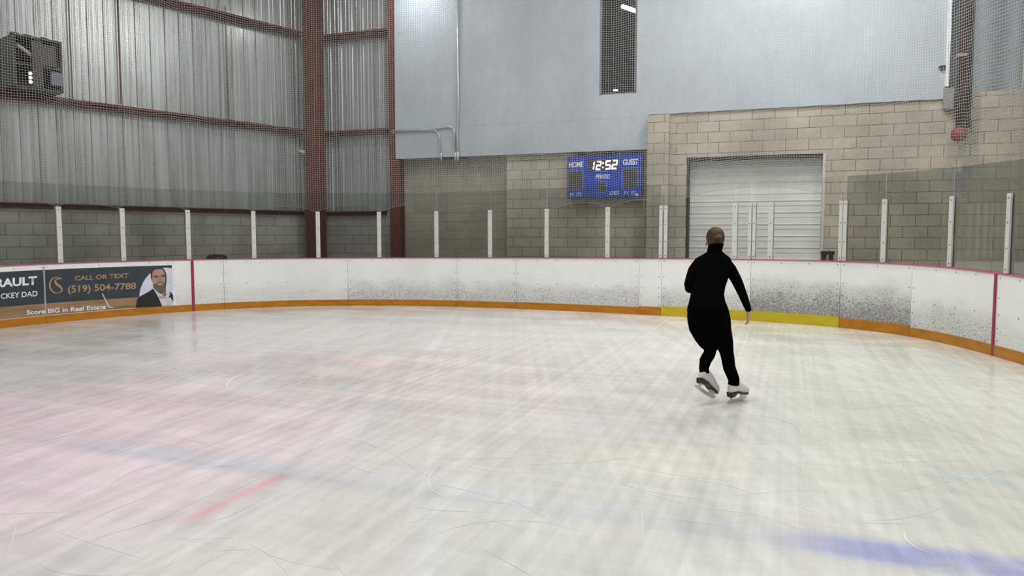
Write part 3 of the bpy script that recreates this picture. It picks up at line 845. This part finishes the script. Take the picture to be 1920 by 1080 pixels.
# ------------------------------------------------------------------ banner on the left boards
def bsurf(e):
    def f(x, y):
        s, z = board_hit(x, y); return bpt(s, z, -e)
    return f
def banner():
    o0 = bpt(*board_hit(180, 545))
    t = thing('advertising_banner', 'dark banner on the left boards with phone number and portrait of a bearded man', 'banner', o0)
    navy = plain('navy_print', (.030, .042, .058), .45, 0, .5, .12)
    g = G('tan_wood_print'); p = g.obj()
    tan = g.surf(g.mix(g.ramp(g.noise(g.mapping(p, (.6, .6, 6)), 2.0, 4), .3, .7), (.22, .13, .07), (.36, .23, .12)), .45)
    gold = plain('gold_print', (.40, .25, .13), .45); white = plain('white_print', (.82, .83, .86), .45)
    lav = plain('pale_backdrop_print', (.66, .66, .80), .5); skin = plain('skin_print', (.42, .25, .19), .5)
    skin2 = plain('shaded_skin_print', (.27, .15, .11), .5)
    hair = plain('dark_hair_print', (.030, .022, .020), .5); beard = plain('greying_beard_print', (.12, .10, .09), .5)
    jack = plain('black_jacket_print', (.014, .014, .014), .5); shirt = plain('pale_shirt_print', (.60, .59, .68), .5); grey = plain('grey_print', (.36, .36, .38), .5)
    # sheet, with a white border
    sL, sR = sx[84] - 3.2, board_hit(329, 540)[0]
    ztop = lambda s: btop(s) - .048
    kz = lambda s: .148
    bm = bmesh.new(); strip(bm, sL, sR, kz, ztop, -.003, -.0005); from_bm('sheet', bm, white, t)
    sD = board_hit(323.5, 540)[0]
    zt2 = lambda s: btop(s) - .105
    zmid = lambda s: .355 - .012 * (s - sL) / (sR - sL)
    bm = bmesh.new(); strip(bm, sL, sD, zmid, zt2, -.0045, -.003); from_bm('navy_field', bm, navy, t)
    bm = bmesh.new(); strip(bm, sL, board_hit(262, 575)[0], kz, zmid, -.0045, -.003); from_bm('tan_field', bm, tan, t)
    s = sx[84]; bm = bmesh.new(); strip(bm, s - .014, s + .014, kz, ztop, -.0055, -.0045, 2); from_bm('joint_strip', bm, grey, t)
    # portrait
    e1, e2, e3, e4, e5 = (bsurf(.0055), bsurf(.0065), bsurf(.0075), bsurf(.0085), bsurf(.0095))
    Z = lambda pts: [(240 + x * 100 / 1080, 490 + y * 100 / 1080) for x, y in pts]
    circ = Z([(905, 145), (800, 128), (700, 132), (600, 150), (500, 205), (420, 270), (350, 350), (290, 450), (250, 550), (232, 640), (225, 730), (225, 800), (905, 860)])
    pr = poly_on(e1, 'portrait', circ, lav, t, 2)
    P = lambda nm, pts, m, e: poly_on(e, nm, Z(pts), m, pr)
    P('jacket', [(150, 940), (185, 760), (230, 715), (350, 650), (440, 600), (500, 550), (545, 610), (620, 740), (690, 915)], jack, e2)
    P('shirt', [(505, 545), (545, 600), (600, 640), (690, 690), (770, 720), (800, 620), (860, 640), (905, 690), (915, 880), (690, 908), (620, 745)], shirt, e2)
    P('jacket_lapel', [(820, 610), (880, 640), (912, 690), (915, 820), (890, 780), (850, 720), (815, 750), (850, 660)], jack, e3)
    P('neck', [(690, 640), (765, 560), (775, 680), (745, 715), (690, 690)], skin2, e3)
    P('collar', [(620, 735), (700, 752), (780, 745), (780, 725), (700, 712), (630, 700)], grey, e3)
    P('hair', [(460, 330), (455, 240), (475, 180), (520, 145), (600, 120), (680, 120), (730, 160), (762, 220), (778, 300), (775, 420), (765, 540), (740, 560), (480, 400)], hair, e2)
    P('face', [(490, 370), (488, 250), (510, 185), (570, 160), (650, 152), (700, 165), (735, 220), (752, 300), (750, 400), (735, 500), (700, 560), (560, 560), (505, 480)], skin, e3)
    P('ear', [(455, 330), (478, 345), (492, 420), (470, 385)], skin, e4)
    P('beard', [(500, 440), (530, 470), (570, 440), (640, 405), (700, 420), (735, 440), (758, 430), (765, 540), (740, 600), (690, 650), (660, 660), (610, 630), (550, 580), (510, 530)], beard, e4)
    P('mouth', [(585, 450), (640, 432), (700, 445), (690, 480), (640, 490), (600, 475)], skin, e5)
    P('eyebrow', [(510, 305), (555, 288), (610, 292), (612, 312), (560, 306), (515, 322)], hair, e4)
    P('eyebrow', [(665, 292), (705, 272), (745, 280), (745, 300), (705, 292), (668, 310)], hair, e4)
    P('eye', [(535, 322), (570, 312), (600, 320), (570, 334)], hair, e4); P('eye', [(680, 312), (710, 300), (740, 308), (712, 322)], hair, e4)
    P('nose', [(632, 310), (655, 310), (672, 385), (650, 408), (618, 402), (612, 385)], plain('nose_print', (.36, .21, .155), .5), e4)
    # lettering
    L = bsurf(.006)
    def row(body, x0, x1, yt0, yt1, yb0, yb1, m, bold=0.0, shear=0.0): text_on(L, body, (x0, yt0), (x1, yt1), (x0, yb0), (x1, yb1), m, t, bold, shear)
    row('RAULT', -9, 69, 523.5, 517.5, 539.5, 533.8, white, .035)
    row('CKEY DAD', 1, 70, 550.5, 545, 560.5, 555.2, white, .012)
    row('CALL OR TEXT', 140, 241, 517.5, 512, 526, 520.8, gold, .02)
    row('(519) 504-7788', 127, 255, 535.5, 529.5, 553.2, 545.2, gold, .018)
    row('Score BIG in Real Estate', 50, 198.5, 581.8, 570.8, 590.2, 579.2, white, .02)
    # monogram: a crescent C round an S
    ctr = (104.5, 534.5)
    outer = [(ctr[0] + 1 + 14.2 * math.cos(a), ctr[1] + 15.6 * math.sin(a)) for a in np.linspace(math.radians(-52), math.radians(-308), 26)]
    inner = [(ctr[0] + 2.3 + 12.2 * math.cos(a), ctr[1] + 14.2 * math.sin(a)) for a in np.linspace(math.radians(-308), math.radians(-52), 26)]
    bm = bmesh.new(); oo = [bm.verts.new(L(*q)) for q in outer]; ii = [bm.verts.new(L(*q)) for q in inner[::-1]]
    for k in range(25): bm.faces.new((oo[k], oo[k + 1], ii[k + 1], ii[k]))
    cv = [(116, 523), (112, 522.6), (107, 523), (103.2, 526), (103.5, 530), (107, 533.5), (112, 537), (115.6, 541), (115.5, 545.5), (112, 548.5), (107, 549.5)]
    wd = [.5, .9, 1.1, 1.6, 2.0, 2.2, 2.2, 1.9, 1.4, .9, .4]
    lft, rgt = [], []
    for i, (x, y) in enumerate(cv):
        a, b = cv[max(i - 1, 0)], cv[min(i + 1, len(cv) - 1)]; d = Vector((b[0] - a[0], b[1] - a[1])).normalized()
        lft.append(bm.verts.new(L(x + d.y * wd[i], y - d.x * wd[i]))); rgt.append(bm.verts.new(L(x - d.y * wd[i], y + d.x * wd[i])))
    for k in range(len(cv) - 1): bm.faces.new((lft[k], lft[k + 1], rgt[k + 1], rgt[k]))
    me = bpy.data.meshes.new('monogram'); bm.to_mesh(me); bm.free(); link('monogram', me, gold, t)
    poly_on(L, 'stick_print', [(190.2, 550), (192.2, 549.6), (205, 574.5), (213, 576), (212, 578), (203, 577)], plain('pale_grey_print', (.55, .53, .50), .5), t)
banner()

# ------------------------------------------------------------------ safety net
def net():
    cell = .045
    s0, s1 = post_s[0] - 2.4, rpost_s[-1] + 1.6
    ties = [s0] + [post_s[0] - 1.28] + post_s + rpost_s + [s1]
    z_top = 8.2
    nu = int((s1 - s0) / cell) + 1
    us = np.linspace(s0, s1, nu)
    nv = int((z_top - 2.1) / cell)
    rng = np.random.RandomState(3)
    ph = rng.rand(8) * 6.28
    base = np.array([btop(s) for s in us])
    arch = np.zeros(nu); loc = np.zeros(nu); tloc = np.zeros(nu)
    for a, b in zip(ties, ties[1:]):
        k = (us >= a) & (us <= b)
        t = (us[k] - a) / (b - a)
        gate = abs(a - post_s[-1]) < 1e-6
        A = .30 if gate else .09 + .09 * rng.rand()
        tloc[k] = t; arch[k] = A * (1 - (2 * t - 1) ** 2); loc[k] = np.sin(np.pi * t) ** 2
    pts = np.zeros((nu, nv, 3))
    fr = [frame(s, .4) for s in us]; P = np.array([plan(s) for s in us])
    N = np.array([f[1] for f in fr]); T = np.array([f[0] for f in fr])
    for j in range(nv):
        h = j * cell
        fall = .6 * math.exp(-h / 1.3) + .4 * math.exp(-h / 6)
        wave = np.cos(2 * np.pi * tloc)
        sag = .045 * wave * math.sin(h * .8 + ph[6]) + .05 * np.sin(us * 1.15 + ph[0]) * math.sin(h * .55 + ph[1]) + .03 * np.sin(us * 2.7 + ph[2] + h * .3)
        z = base + 1.0 + arch * fall + h * 1.0 + sag * (1 - math.exp(-h / .8))
        fold = .21 + .10 * loc * math.exp(-h / 2.5) + .07 * np.sin(us * 2.05 + ph[3] + .35 * h) * (1 - .4 * fall) + .035 * np.sin(us * 5.3 + ph[4] - .5 * h)
        slide = .035 * np.sin(us * 3.1 + ph[5] + h * .4)
        pts[:, j, 0] = P[:, 0] + N[:, 0] * fold + T[:, 0] * slide
        pts[:, j, 1] = P[:, 1] + N[:, 1] * fold + T[:, 1] * slide
        pts[:, j, 2] = z
    R = .0028
    verts, faces = [], []
    base_i = 0
    def threads(A, off_dirs):
        """A: (count, length, 3) polylines -> triangular tubes"""
        nonlocal base_i
        c, l, _ = A.shape
        V = np.stack([A + d for d in off_dirs], 2)          # c,l,3,3
        verts.append(V.reshape(-1, 3))
        idx = np.arange(c * l * 3).reshape(c, l, 3) + base_i
        base_i += c * l * 3
        for k in range(3):
            k2 = (k + 1) % 3
            q = np.stack([idx[:, :-1, k], idx[:, 1:, k], idx[:, 1:, k2], idx[:, :-1, k2]], -1)
            faces.append(q.reshape(-1, 4))
    zv = np.array([0, 0, 1.0])
    N3 = np.concatenate([N, np.zeros((nu, 1))], 1); T3 = np.concatenate([T, np.zeros((nu, 1))], 1)
    tri = [(math.cos(a), math.sin(a)) for a in (math.pi / 2, math.pi * 7 / 6, math.pi * 11 / 6)]
    A = pts                                                  # vertical threads
    threads(A, [(T3[:, None, :] * cc_ * R + N3[:, None, :] * ss_ * R) for cc_, ss_ in tri])
    A = pts.transpose(1, 0, 2)                               # horizontal threads
    threads(A, [(zv[None, None, :] * cc_ * R + N3[None, :, :] * ss_ * R) for cc_, ss_ in tri])
    V = np.concatenate(verts); Q = np.concatenate(faces)
    me = bpy.data.meshes.new('safety_net')
    me.vertices.add(len(V)); me.vertices.foreach_set('co', V.ravel())
    me.loops.add(len(Q) * 4); me.loops.foreach_set('vertex_index', Q.ravel().astype(np.int32))
    me.polygons.add(len(Q)); me.polygons.foreach_set('loop_start', np.arange(0, len(Q) * 4, 4, dtype=np.int32))
    me.update(calc_edges=True); me.validate()
    t = thing('safety_net', 'pale square mesh safety net hanging all round above the rink glass', 'net', bpt((s0 + s1) / 2, 2.1, .1))
    link('mesh', me, M['net'], t)
    bm = bmesh.new(); tube(bm, [Vector(pts[i, 0]) for i in range(0, nu, 3)], .005, 6); from_bm('hem_rope', bm, M['net'], t, True)
    bm = bmesh.new(); tube(bm, [Vector(pts[i, -1]) for i in range(0, nu, 6)], .012, 6); from_bm('top_cable', bm, M['dark_metal'], t, True)
net()

# ------------------------------------------------------------------ things behind the boards
c = bpt(board_hit(419, 481)[0], 0, .62)
t = thing('storage_bin', 'black bin with a domed top just showing above the left boards', 'bin', c)
zt = HC - (476.5 - 442) / F * c.y
bm = bmesh.new(); tube(bm, [c, c + Vector((0, 0, zt - .10))], [.17, .205], 24); from_bm('bin_body', bm, M['rubber'], t, True)
bm = bmesh.new(); tube(bm, [c + Vector((0, 0, zt - .10 + .10 * math.sin(a))) for a in np.linspace(0, 1.45, 7)], [.215 * max(math.cos(a), .1) ** .6 for a in np.linspace(0, 1.45, 7)], 24)
from_bm('lid', bm, M['rubber'], t, True)
s, z = BACK.hit(1552, 475, .5)
t = thing('control_post', 'dark squat control post behind the boards at the right foot of the overhead door', 'post', BACK.pt(s, -.06, .5))
bm = bmesh.new(); wbox(bm, BACK, s - .11, s - .02, -.06, z - .03, .4, .5); from_bm('upright', bm, M['dark_metal'], t)
bm = bmesh.new(); wbox(bm, BACK, s - .12, s + .12, z - .03, z + .04, .38, .52); wbox(bm, BACK, s + .03, s + .10, z - .30, z - .03, .4, .5); from_bm('head_box', bm, M['rubber'], t)

# ------------------------------------------------------------------ skate marks: thin scraped snow lines lying on the ice
bm = bmesh.new(); rng = random.Random(11)
def ribbon(pts, w):
    prev = None
    for i, p in enumerate(pts):
        a, b = pts[max(i - 1, 0)], pts[min(i + 1, len(pts) - 1)]
        d = (b - a).normalized(); n = Vector((-d.y, d.x, 0))
        k = w * math.sin(math.pi * (i + .5) / len(pts))
        v = [bm.verts.new(p + n * k), bm.verts.new(p - n * k)]
        if prev: bm.faces.new((prev[0], v[0], v[1], prev[1]))
        prev = v
def mark(px_, py_, R_, a0, sweep, w):
    c = on_ice(px_, py_, .0015); n = 18
    ribbon([c + Vector((R_ * (math.cos(a0 + sweep * k / n) - math.cos(a0)), R_ * (math.sin(a0 + sweep * k / n) - math.sin(a0)), 0)) for k in range(n + 1)], w)
mark(1500, 815, .42, -.6, 1.9, .004); mark(835, 870, .55, 2.6, 1.3, .004); mark(300, 870, .40, 2.3, 1.4, .006); mark(500, 690, 1.1, 2.6, 1.2, .010)
mark(1680, 885, .33, -.9, 1.5, .004); mark(1705, 990, .24, 2.2, 1.6, .005); mark(50, 830, .5, -1.0, 1.3, .008); mark(205, 697, .9, 1.0, 1.3, .010)
for k in range(200):
    x, y = rng.uniform(-60, 1960), 600 + 470 * rng.random() ** 1.25
    q = on_ice(x, y)
    s, zz = 0, 0
    R_ = rng.choice([.5, .9, 2.5, 6, 12]); L_ = rng.uniform(.25, 1.3)
    mark(x, y, R_, rng.uniform(0, 6.28), L_ / R_ * rng.choice([-1, 1]), rng.uniform(.0008, .0022) * (1 if y > 760 else 1.5))
ribs = from_bm('skate_marks', bm, M['snow'])
# keep only what lies on the ice
ribs['kind'] = 'stuff'; tag(ribs, 'fine white skate scratches scraped across the ice', 'skate marks')

# ------------------------------------------------------------------ skater
YP = on_ice(1385, 757).y
PXM = F / YP                                              # pixels per metre at the skater
def S(x, y, dy=0.0): return at_depth(x, y, YP + dy)
def remesh(bm, name, mat, parent, voxel=.006, smooth=4):
    bmesh.ops.recalc_face_normals(bm, faces=bm.faces)
    me = bpy.data.meshes.new(name); bm.to_mesh(me); bm.free()
    ob = bpy.data.objects.new(name, me); COL.objects.link(ob)
    m = ob.modifiers.new('r', 'REMESH'); m.mode = 'VOXEL'; m.voxel_size = voxel
    m2 = ob.modifiers.new('s', 'SMOOTH'); m2.iterations = smooth; m2.factor = .5
    dg = bpy.context.evaluated_depsgraph_get()
    new = bpy.data.meshes.new_from_object(ob.evaluated_get(dg))
    bpy.data.objects.remove(ob)
    return link(name, new, mat, parent, True)
def loft(bm, rings, n=24):
    """rings: (centre, half width along X, half depth along Y, tilt)"""
    R = []
    for c, a, b, tilt in rings:
        R.append([bm.verts.new(c + Vector((a * math.cos(2 * math.pi * k / n), b * math.sin(2 * math.pi * k / n), tilt * b * math.sin(2 * math.pi * k / n)))) for k in range(n)])
    for A, B in zip(R, R[1:]):
        for k in range(n): bm.faces.new((A[k], A[(k + 1) % n], B[(k + 1) % n], B[k]))
    bm.faces.new(R[0]); bm.faces.new(R[-1][::-1])
def torso(bm, f=1.0, lo=0, hi=99):
    rows = [(455, 1340.5, 9.5, .055, .17), (466, 1340, 11, .058, .16), (473, 1339.5, 15, .062, .15), (479, 1338, 25, .072, .14), (485, 1336.5, 34, .088, .13), (494, 1335, 37.5, .100, .115),
            (508, 1334, 36, .118, .10), (524, 1332, 33, .124, .08), (540, 1328.5, 31, .118, .05), (553, 1326, 31.5, .118, .03), (566, 1325.5, 34, .126, .015),
            (580, 1327, 38, .143, .0), (594, 1328.5, 40, .155, -.005), (607, 1330, 40, .157, .0), (622, 1333.5, 37.2, .150, .01), (634, 1338, 33, .130, .03), (643, 1343, 26, .104, .05), (650, 1346, 16, .075, .065)]
    rows = rows[lo:hi]
    loft(bm, [(S(x, y, dy), hw / PXM * f, d * f, -.25) for y, x, hw, d, dy in rows])
def limb(bm, pts, f=1.0, n=18, end=None):
    P = [S(x, y, dy) for x, y, r, dy in pts]; R = [r / PXM * f for x, y, r, dy in pts]
    if end:
        e = end[1]; P += [ankle(end[0], .055), ankle(end[0], .004)]; R += [e * .97 * f, e * f]
    tube(bm, P, R, n)
    for x, y, r, dy in (pts[0],) if end else (pts[0], pts[-1]): ellipsoid(bm, S(x, y, dy), r / PXM * f, r / PXM * f, r / PXM * f)
def skate_frame(yaw, pitch, roll):
    return Matrix.Rotation(yaw, 4, 'Z') @ Matrix.Rotation(pitch, 4, 'Y') @ Matrix.Rotation(roll, 4, 'X')
def shaft(h, flex):
    """centre of the boot's shaft, h above the ankle, in the skate's own axes"""
    return Vector((-.066 - math.sin(flex) * h, 0, .165 + math.cos(flex) * h))
SK_R = (Vector((S(1385, 757).x, YP + .07, 0)), math.radians(38), 0, math.radians(4), 0.0)
_toe = on_ice(1339, 752); _y, _p = math.radians(30), math.radians(31)
SK_L = (_toe - Vector((math.cos(_y) * math.cos(_p), math.sin(_y) * math.cos(_p), -math.sin(_p))) * .150 + Vector((0, 0, .006)), _y, _p, math.radians(-8), math.radians(38))
def ankle(sk, h): return sk[0] + skate_frame(*sk[1:4]) @ shaft(h, sk[4])
LEG_L = [(1310, 596, 21, .0), (1312, 614, 20.5, .02), (1319, 630, 18, .05), (1327, 643, 16.5, .065), (1332.5, 655, 12.4, .07), (1329.5, 665, 11.6, .04), (1322.5, 676, 11.4, .02)]
LEG_R = [(1346, 596, 21.5, .0), (1350, 614, 20.5, .03), (1355, 630, 18, .06), (1358.5, 645, 16.8, .075), (1362.5, 660, 13.2, .08), (1365, 674, 12.4, .06), (1367.5, 690, 11.8, .03)]
ARM_L = [(1308, 496, 10.5, .10), (1301, 507, 11.2, .09), (1296.5, 521, 11, .08), (1292.5, 534, 10.2, .08), (1293, 541, 9.4, .11), (1299, 541, 8.8, .18), (1308, 538, 7.6, .27), (1316, 534, 6.2, .34)]
ARM_R = [(1361.5, 495, 11.3, .11), (1369.5, 505, 11.3, .10), (1378, 520, 10.6, .09), (1384, 532, 9.9, .09), (1389, 544, 9.0, .10), (1394, 556, 8.2, .12), (1399, 569, 7.2, .14), (1403, 580, 6.2, .16)]
skater = thing('person', 'skater in black top and leggings gliding away in white figure skates', 'person', S(1372, 757, 0))
g = G('skin'); p = g.obj()
skin = g.surf(g.mix(g.noise(p, 9, 3), (.52, .29, .22), (.60, .36, .28)), .55, 0, .4)
black = plain('black_stretch_fabric', (.0022, .0022, .0026), .95, 0, .02)
black2 = plain('black_leggings_fabric', (.0016, .0016, .0018), .95, 0, .02)

def hand(bm, wrist, dirn, side, back, curl=.25, scale=1.0):
    """palm, four fingers and a thumb; dirn along the fingers, side towards the thumb, back = back of the hand"""
    d, sd = Vector(dirn).normalized(), Vector(side); sd = (sd - d * sd.dot(d)).normalized(); bk = d.cross(sd).normalized()
    if bk.dot(Vector(back)) < 0: bk = -bk
    k = scale; w = Vector(wrist)
    for q in (-.026, -.009, .009, .026):
        tube(bm, [w, w + d * .045 * k + sd * q * .8 * k, w + d * .088 * k + sd * q * k], [.017 * k, .0145 * k, .0105 * k], 10)
    for q, L_, cu in ((.027, .068, .9), (.009, .077, 1.0), (-.009, .071, 1.1), (-.026, .056, 1.25)):
        P_ = [w + d * .08 * k + sd * q * k]; a = 0; dd = d + sd * q * 2.2
        for f_, dr in ((.42, curl * .7), (.33, curl * 1.3), (.25, curl * 1.2)):
            a += dr * cu; P_.append(P_[-1] + (dd.normalized() * math.cos(a) - bk * math.sin(a)) * L_ * f_ * k)
        tube(bm, P_, [.0092 * k, .0086 * k, .0076 * k, .0058 * k], 10)
        ellipsoid(bm, P_[-1], .0062 * k, .0062 * k, .0062 * k, None, 10, 8)
    b0 = w + d * .022 * k + sd * .022 * k
    P_ = [b0, b0 + (d * .6 + sd * .75 - bk * .25).normalized() * .035 * k]; P_.append(P_[-1] + (d * .9 + sd * .30 - bk * .3).normalized() * .029 * k); P_.append(P_[-1] + (d - bk * .35).normalized() * .021 * k)
    tube(bm, P_, [.0125 * k, .0105 * k, .009 * k, .0068 * k], 10)

HC_ = S(1340.5, 449, .185)                                 # head centre
def head(bm):
    ellipsoid(bm, HC_ + Vector((0, .0, .012)), .0735, .092, .092)
    ellipsoid(bm, HC_ + Vector((.004, .028, -.045)), .056, .066, .070)
    ellipsoid(bm, HC_ + Vector((.005, .090, -.030)), .010, .020, .022)         # nose
    ellipsoid(bm, HC_ + Vector((.005, .085, -.072)), .022, .012, .008)         # lips
    ellipsoid(bm, HC_ + Vector((.005, .082, -.098)), .022, .018, .016)         # chin
    for q in (-1, 1): ellipsoid(bm, HC_ + Vector((q * .076, .010, -.036)), .009, .018, .029, Matrix.Rotation(q * .25, 3, 'Z'))
bm = bmesh.new()
head(bm); torso(bm, .90)
limb(bm, LEG_L, .86, end=(SK_L, .046)); limb(bm, LEG_R, .86, end=(SK_R, .053)); limb(bm, ARM_L, .88); limb(bm, ARM_R, .88)
wr = S(1403, 580, .16); fd = (S(1404.5, 600, .19) - wr)
hand(bm, wr, fd, (.55, .8, .1), (1, -.55, 0), .22, 1.06)
wl_ = S(1316, 534, .34); hand(bm, wl_, (.75, .55, .12), (.1, .1, 1), (-.4, .7, .1), .35, .95)
body = remesh(bm, 'body', skin, skater, .0052, 3)
bm = bmesh.new()
for q in (-1, 1): ellipsoid(bm, HC_ + Vector((q * .029 + .005, .079, .0)), .012, .012, .011)
from_bm('eyes', bm, plain('eye_white', (.7, .7, .68), .2), skater, True)
# top: torso and sleeves with a stand-up collar
bm = bmesh.new(); torso(bm, 1.0, 0, 12); limb(bm, ARM_L); limb(bm, ARM_R)
loft(bm, [(S(1340.5, 456, .185), .060, .066, -.2), (S(1340, 464, .17), .062, .066, -.2), (S(1339.5, 474, .155), .070, .068, -.2)])
loft(bm, [(S(1326, 572, .01), 36.4 / PXM, .136, -.2), (S(1327, 583, 0), 39.2 / PXM, .150, -.2)])
remesh(bm, 'top', black, skater, .007, 9)
bm = bmesh.new(); torso(bm, 1.0, 10, 99); limb(bm, LEG_L, end=(SK_L, .046)); limb(bm, LEG_R, end=(SK_R, .053))
remesh(bm, 'leggings', black2, skater, .007, 5)
# hair drawn back into a low knot
g = G('brown_hair'); p = g.obj()
hn = g.math('MULTIPLY', g.ramp(g.noise(g.mapping(p, (70, 20, 34)), 1.0, 3), .3, .7), g.ramp(g.noise(p, 14, 2), .3, .65, .45, 1))
hairm = g.surf(g.mix(hn, (.035, .020, .012), (.125, .070, .038)), .6, 0, .2)
bm = bmesh.new()
ellipsoid(bm, HC_ + Vector((0, -.012, .020)), .082, .104, .098)
ellipsoid(bm, HC_ + Vector((.0, -.062, -.012)), .062, .052, .055)
hair_o = remesh(bm, 'hair', hairm, skater, .006, 3)
bm = bmesh.new()                                          # coiled knot at the back of the head
for k, (r0, th) in enumerate(((.030, .017), (.012, .018))):
    tube(bm, [HC_ + Vector((.004 + r0 * math.cos(a), -.112 - .012 * k, .006 + r0 * .85 * math.sin(a))) for a in np.linspace(0, 2 * math.pi, 22)], th, 10)
remesh(bm, 'hair_knot', hairm, skater, .005, 3)
bm = bmesh.new(); ellipsoid(bm, HC_ + Vector((.002, -.066, -.050)), .060, .050, .034)
loft(bm, [(HC_ + Vector((0, -.046, -.098)), .054, .046, 0), (HC_ + Vector((0, -.05, -.075)), .059, .050, 0), (HC_ + Vector((0, -.05, -.045)), .062, .055, 0)])
remesh(bm, 'hair_nape', plain('dark_hair', (.004, .003, .003), .9, 0, .02), skater, .006, 4)

def build_skate(origin, yaw, pitch, roll, flex):
    t = bpy.data.objects.new('skate', None); COL.objects.link(t)
    t.location = origin; t.parent = skater; t.matrix_parent_inverse = Matrix.Translation(skater.location).inverted()
    Rm = skate_frame(yaw, pitch, roll)
    def put(o):
        o.data.transform(Rm); o.parent = t; o.matrix_parent_inverse = Matrix(); return o
    leather = plain('white_skate_leather', (.70, .66, .66), .5, 0, .4)
    heel = plain('brown_skate_heel', (.040, .014, .010), .5)
    steel = plain('skate_blade_steel', (.62, .63, .62), .3, .6)
    # boot: foot loft (along x) joined with the ankle shaft
    bm = bmesh.new()
    secs = [(-.115, .135, .026, .030), (-.108, .140, .036, .046), (-.07, .140, .041, .052), (-.02, .138, .043, .058), (.03, .128, .046, .056), (.08, .112, .049, .046), (.12, .100, .045, .036), (.148, .096, .032, .027), (.162, .095, .016, .016)]
    n = 18; R = []
    for x, zc_, hw, hh in secs:
        zb_ = .100 if x < -.02 else .100 - .028 * min(1, (x + .02) / .09)
        zc2 = zb_ + hh
        R.append([bm.verts.new((x, hw * math.cos(2 * math.pi * k / n), zc2 + hh * math.sin(2 * math.pi * k / n))) for k in range(n)])
    for A, B in zip(R, R[1:]):
        for k in range(n): bm.faces.new((A[k], A[(k + 1) % n], B[(k + 1) % n], B[k]))
    bm.faces.new(R[0]); bm.faces.new(R[-1][::-1])
    loft(bm, [(shaft(h, flex), a, b, 0) for h, a, b in ((-.05, .060, .038), (-.02, .056, .043), (.005, .051, .043), (.03, .040, .037), (.05, .036, .034))])
    put(remesh(bm, 'boot', leather, None, .006, 4))
    bm = bmesh.new()
    quadbox(bm, Vector((-.112, -.025, .060)), Vector((-.060, -.023, .060)), Vector((-.060, .023, .060)), Vector((-.112, .025, .060)),
            Vector((-.118, -.033, .104)), Vector((-.020, -.035, .104)), Vector((-.020, .035, .104)), Vector((-.118, .033, .104)))
    prof = [(-.03, .100, .034), (.02, .088, .036), (.07, .074, .042), (.115, .068, .040), (.15, .070, .022)]
    for (xa, za, wa), (xb, zb_, wb_) in zip(prof, prof[1:]):
        quadbox(bm, Vector((xa, -wa, za - .005)), Vector((xb, -wb_, zb_ - .005)), Vector((xb, wb_, zb_ - .005)), Vector((xa, wa, za - .005)),
                Vector((xa, -wa, za + .006)), Vector((xb, -wb_, zb_ + .006)), Vector((xb, wb_, zb_ + .006)), Vector((xa, wa, za + .006)))
    put(from_bm('sole', bm, heel))
    bm = bmesh.new()
    low = [(-.145, .012), (-.13, .004), (-.06, .0), (.04, .0), (.11, .004), (.145, .018)]
    upp = [(-.145, .022), (-.12, .030), (-.05, .032), (.05, .034), (.12, .044), (.154, .046)]
    rows = []
    for (xa, za), (xb, zb_) in zip(low, upp): rows.append([bm.verts.new(q) for q in ((xa, -.003, za), (xb, -.003, zb_), (xb, .003, zb_), (xa, .003, za))])
    for A, B in zip(rows, rows[1:]):
        for k in range(4): bm.faces.new((A[k], B[k], B[(k + 1) % 4], A[(k + 1) % 4]))
    bm.faces.new(rows[0]); bm.faces.new(rows[-1][::-1])
    for x0, x1, zt_ in ((-.10, -.065, .058), (.055, .125, .066)):
        quadbox(bm, Vector((x0 + .01, -.004, .018)), Vector((x1 - .008, -.004, .018)), Vector((x1 - .008, .004, .018)), Vector((x0 + .01, .004, .018)),
                Vector((x0, -.008, zt_)), Vector((x1, -.008, zt_)), Vector((x1, .008, zt_)), Vector((x0, .008, zt_)))
        box(bm, ((x0 + x1) / 2, 0, zt_), ((x1 - x0) / 2, 0, 0), (0, .024, 0), (0, 0, .003))
    put(from_bm('blade', bm, steel))
build_skate(*SK_R)
build_skate(*SK_L)
